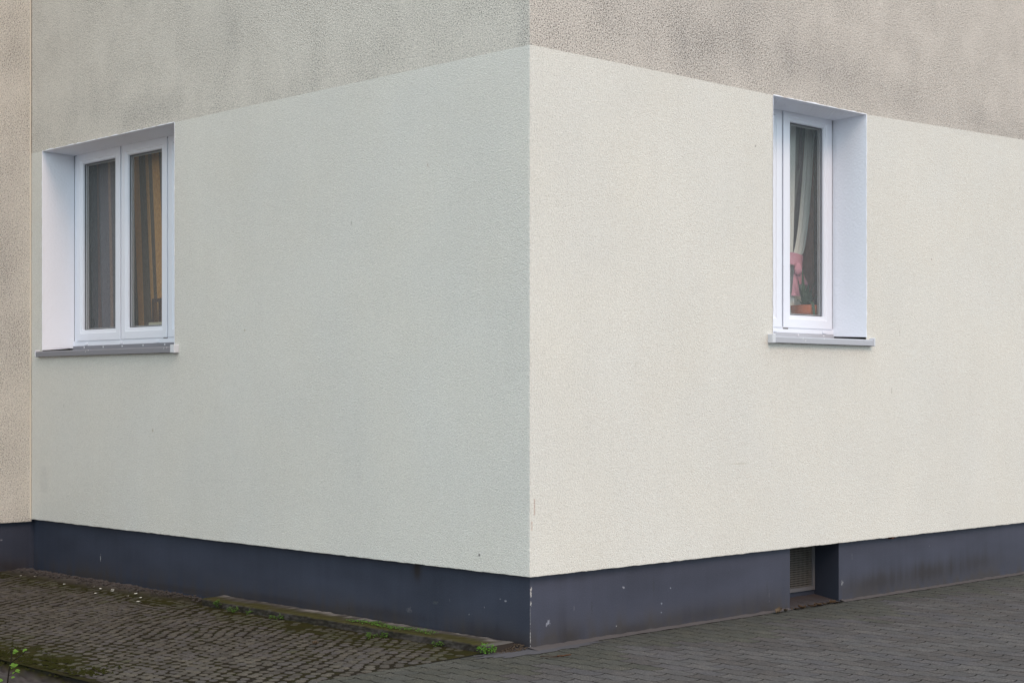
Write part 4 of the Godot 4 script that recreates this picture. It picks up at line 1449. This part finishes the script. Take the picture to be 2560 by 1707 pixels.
func build_bed() -> void:
	# soil bed at the left edge, a little below the path
	var nz := FastNoiseLite.new()
	nz.seed = 41
	nz.frequency = 5.0
	nz.fractal_octaves = 4
	var st := new_st()
	var nx := 60
	var ny := 110
	var g := []
	for j in ny + 1:
		var row := []
		var z := lerpf(-5.80, -0.2, float(j) / ny)
		for i in nx + 1:
			var u := float(i) / nx
			var x := -2.18 - 2.0 * u * u
			var f := nz.get_noise_2d(x * 1.5, z * 1.5)
			var h := nz.get_noise_2d(x * 6.0, z * 6.0)
			var edge := clampf((-2.20 - x) / 0.10, 0.0, 1.0)
			var y := lerpf(-0.004, -0.052, edge * edge * (3.0 - 2.0 * edge)) + 0.016 * f * edge + 0.009 * h
			var c := Color(0.062, 0.054, 0.052) * (1.0 + 0.7 * h)
			var lip := clampf(1.0 - absf(x + 2.22) / 0.10, 0.0, 1.0)
			c = c.lerp(Color(0.020, 0.016, 0.011), clampf(lip * 1.2 + f * 0.4, 0, 1) * (1.0 if x < -2.24 else 0.3))  # shadow below the path edge, painted into the soil colour
			if x > -2.30: c = c.lerp(Color(0.044, 0.044, 0.010), clampf(0.5 + f * 1.6, 0.0, 1.0) * clampf((-z - 1.0) * 1.5, 0.0, 1.0) * clampf((x + 2.30) * 12.0, 0, 1))
			c.a = 1.0
			row.append([Vector3(x, y, z), c])
		g.append(row)
	for j in ny:
		for i in nx:
			st.set_smooth_group(1)
			for q in [g[j][i], g[j + 1][i + 1], g[j][i + 1], g[j][i], g[j + 1][i], g[j + 1][i + 1]]:
				st.set_color(q[1])
				st.add_vertex(q[0])
	st.generate_normals()
	tag(put("soil_bed", st.commit(), M.vertex), "dark bare soil bed beside the mossy edge of the cobbled path", "", "", "structure")
	# moss cushions and small clods along the edge
	var ms := new_st()
	for i in 2600:
		var z := rng.randf_range(-3.6, -0.95)
		var x := -2.15 + rng.randfn(0.0, 0.085)
		if nz.get_noise_2d(x * 2.0, z * 0.8) < -0.12 + absf(x + 2.17) * 1.2: continue
		if x < -2.33: continue
		var r := rng.randf_range(0.004, 0.011)
		var top := Vector3(x, 0.006 + r * 0.5 - (0.02 if x < -2.24 else 0.0), z)
		var ring := []
		for k in 6:
			var a := TAU * k / 6.0 + rng.randf()*0.3
			ring.append(Vector3(x + cos(a) * r, top.y - r * 0.8, z + sin(a) * r))
		for k in 6: tri(ms, top, ring[(k + 1) % 6], ring[k], 1)
	tag(done("moss", ms, mat(lin(0.022, 0.022, 0.006), 0.97, 0.1)), "olive moss along the edge between path and soil bed", "moss", "", "stuff")
	# bare sprig with a few fresh leaves
	var s := base("shrub_sprig", Vector3(-2.565, -0.055, -1.13))
	tag(s, "young sprig with dark forked twig and few lime green leaves in the soil bed", "plant")
	st = new_st()
	# built in the sprig's own axes: to the photograph's right is (0.72, 0, 0.69)
	var R := rgt
	var pts := [Vector3.ZERO, R * 0.004 + Vector3(0, 0.05, 0), R * 0.010 + Vector3(0, 0.10, 0), R * 0.020 + Vector3(0, 0.150, 0)]
	tube(st, pts, 0.0042, 0.0036, 6)
	tube(st, [R * 0.020 + Vector3(0, 0.150, 0), R * 0.024 + Vector3(0, 0.185, 0), R * 0.021 + Vector3(0, 0.215, 0)], 0.0030, 0.0020, 6)
	tube(st, [R * 0.020 + Vector3(0, 0.150, 0), R * 0.055 + Vector3(0, 0.175, 0), R * 0.100 + Vector3(0, 0.212, 0)], 0.0030, 0.0016, 6)
	tube(st, [R * 0.008 + Vector3(0, 0.085, 0), R * 0.035 + Vector3(0, 0.095, 0), R * 0.055 + Vector3(0, 0.110, 0)], 0.0014, 0.0009, 5)
	done("stem", st, M.twig, s)
	var lm := leafy(lin(0.095, 0.175, 0.024))
	for q in [[0.040, 0.205, 0.6, 0.030], [0.046, 0.212, -0.9, 0.026], [0.085, 0.212, 1.0, 0.024], [0.094, 0.216, 2.2, 0.018], [0.032, 0.140, -0.5, 0.034], [0.040, 0.136, 0.9, 0.030], [0.028, 0.128, -1.5, 0.024], [0.030, 0.098, 1.2, 0.020], [0.052, 0.112, 0.2, 0.024], [0.058, 0.105, -0.8, 0.018], [0.030, 0.078, 0.3, 0.018], [-0.034, 0.062, 2.6, 0.030], [-0.040, 0.058, 0.9, 0.026], [0.028, 0.020, 0.4, 0.024], [0.010, 0.018, 1.8, 0.022]]:
		st = new_st()
		var dir: Vector3 = (R * cos(q[2]) + Vector3(0, 0.35 + 0.3 * sin(q[2] * 2.0), 0) - fwd * sin(q[2]) * 0.6).normalized()
		leaf_shape(st, R * q[0] + Vector3(0, q[1], 0) - dir * q[3] * 0.5, dir, -fwd + Vector3.UP, q[3], q[3] * 0.75, 0.4)
		done("leaf", st, lm, s, true)

func build_litter() -> void:
	var g := "dry brown leaves along the sill of the cellar window"
	var order := ["first", "second", "third", "fourth", "fifth", "sixth", "seventh", "eighth", "ninth", "tenth", "eleventh", "twelfth"]
	var count := 0
	for q in [[2.415, 0.016, 0.014], [2.475, 0.010, 0.016], [2.525, 0.012, 0.022], [2.565, 0.016, 0.018], [2.640, 0.012, 0.026], [2.690, 0.010, 0.022], [2.735, 0.008, 0.018], [2.800, 0.006, 0.016], [2.860, 0.004, 0.020], [2.905, -0.002, 0.022], [2.945, -0.006, 0.018]]:
		dead_leaf(Vector3(q[0], 0.006, q[1] + 0.004), q[2], rng.randf() * TAU, M.brown_leaf if rng.randf() > 0.3 else M.tan_leaf, "dry brown leaf at the mouth of the cellar window, %s from its left jamb" % order[count], g)
		count += 1
	dead_leaf(Vector3(2.250, 0.005, 0.030), 0.040, 0.35, M.tan_leaf, "long tan leaf against the plinth left of the cellar window", "")
	dead_leaf(Vector3(2.335, 0.005, 0.026), 0.026, 0.9, M.tan_leaf, "short tan leaf next to the left jamb of the cellar window", "")
	dead_leaf(Vector3(-0.790, 0.010, -0.945), 0.036, 0.6, M.tan_leaf, "single curled tan leaf lying on the cobbles", "")
	# white petals, from the wing towards the kerb
	count = 0
	for q in [[-0.326, -5.35], [-0.263, -5.232], [-0.353, -4.608], [-0.290, -4.291], [-0.300, -4.169], [-0.260, -4.066], [-0.306, -3.997], [-0.469, -3.952], [-0.270, -3.735], [-0.385, -3.652], [-0.367, -3.511], [-0.485, -3.341]]:
		var st := new_st()
		var rim := []
		var r := rng.randf_range(0.007, 0.012)
		for k in 8: rim.append(Vector3(cos(TAU * k / 8.0) * r * 1.3, 0.005 + rng.randf() * 0.004, sin(TAU * k / 8.0) * r))
		for k in 8: tri(st, Vector3(0, 0.003, 0), rim[(k + 1) % 8], rim[k], 1)
		var o := done("petal", st, M.petal)
		o.position = Vector3(q[0], 0.007, q[1])
		o.rotation.y = rng.randf() * TAU
		tag(o, "small white petal on the mossy cobbles, %s counted from the wing wall" % order[count], "petal", "white petals scattered on the cobbles")
		count += 1
	# twig in front of the corner
	var tw := base("twig", Vector3(-0.06, 0.008, 0.262))
	tag(tw, "thin reddish brown twig with catkins on the pavers before the corner", "twig")
	var st := new_st()
	tube(st, [rgt * -0.085 + Vector3(0, 0, 0), rgt * -0.03 + Vector3(0, 0.003, 0), rgt * 0.0 - fwd * 0.015 + Vector3(0, 0.002, 0), rgt * 0.03 - fwd * 0.01, rgt * 0.062 + fwd * 0.012 + Vector3(0, 0.003, 0)], 0.0020, 0.0012, 5)
	tube(st, [rgt * -0.012 - fwd * 0.012 + Vector3(0, 0.002, 0), rgt * 0.0 - fwd * 0.015 + Vector3(0, 0.002, 0)], 0.0016, 0.0016, 5)
	done("stalk", st, mat(lin(0.045, 0.022, 0.014), 0.85, 0.2), tw)
	st = new_st()
	tube(st, [rgt * -0.06 - fwd * 0.055, rgt * -0.01 - fwd * 0.05 + Vector3(0, 0.003, 0), rgt * 0.02 - fwd * 0.012], 0.0014, 0.0012, 5)
	done("stalk", st, mat(lin(0.045, 0.022, 0.014), 0.85, 0.2), tw)
	for q in [[0.008, -0.016, 0.5], [0.030, -0.010, 0.2], [0.052, 0.006, 0.7], [0.062, 0.014, 0.3]]:
		st = new_st()
		var a: Vector3 = rgt * q[0] + fwd * q[1] + Vector3(0, 0.005, 0)
		var d: Vector3 = (rgt * cos(q[2]) + fwd * sin(q[2])) * 0.024
		tube(st, [a, a + d * 0.3, a + d * 0.7 + Vector3(0, 0.001, 0), a + d], 0.0042, 0.0022, 6)
		done("catkin", st, mat(lin(0.085, 0.040, 0.022), 0.9, 0.2), tw)
	# rubble lying along the foot of the wall beyond the kerb
	st = new_st()
	for i in 420:
		var z := rng.randf_range(-5.75, -2.95)
		var x := -0.06 - absf(rng.randfn(0.0, 0.075))
		var r := rng.randf_range(0.003, 0.011)
		var c := Vector3(x, 0.014 + r * 0.3, z)
		bbox(st, c - Vector3(r, r * 0.5, r * 0.8), c + Vector3(r * 0.9, r * 0.5, r), r * 0.35)
	tag(done("rubble", st, mat(lin(0.066, 0.056, 0.052), 0.95, 0.1)), "brownish rubble crumbs along the plinth between wing and kerb", "debris", "", "stuff")
	# crumbs in the corner between kerb and plinth
	st = new_st()
	for i in 260:
		var x := rng.randf_range(-0.20, 0.02)
		var z := rng.randf_range(-0.10, -0.005) - 0.02
		var h := clampf(0.10 - absf(x + 0.01) * 0.45, 0.0, 0.1) * clampf((x + 0.22) * 6.0, 0, 1) * 0.28 * clampf(-z * 14.0, 0.2, 1.0)
		var r := rng.randf_range(0.002, 0.006)
		var c := Vector3(x, h, z)
		bbox(st, c - Vector3(r, r * 0.7, r * 0.8), c + Vector3(r * 0.9, r * 0.7, r), r * 0.4)
	tag(done("crumbs", st, mat(lin(0.060, 0.045, 0.034), 0.95, 0.1)), "brown grit and crumbs in the corner between kerb and plinth", "debris", "", "stuff")
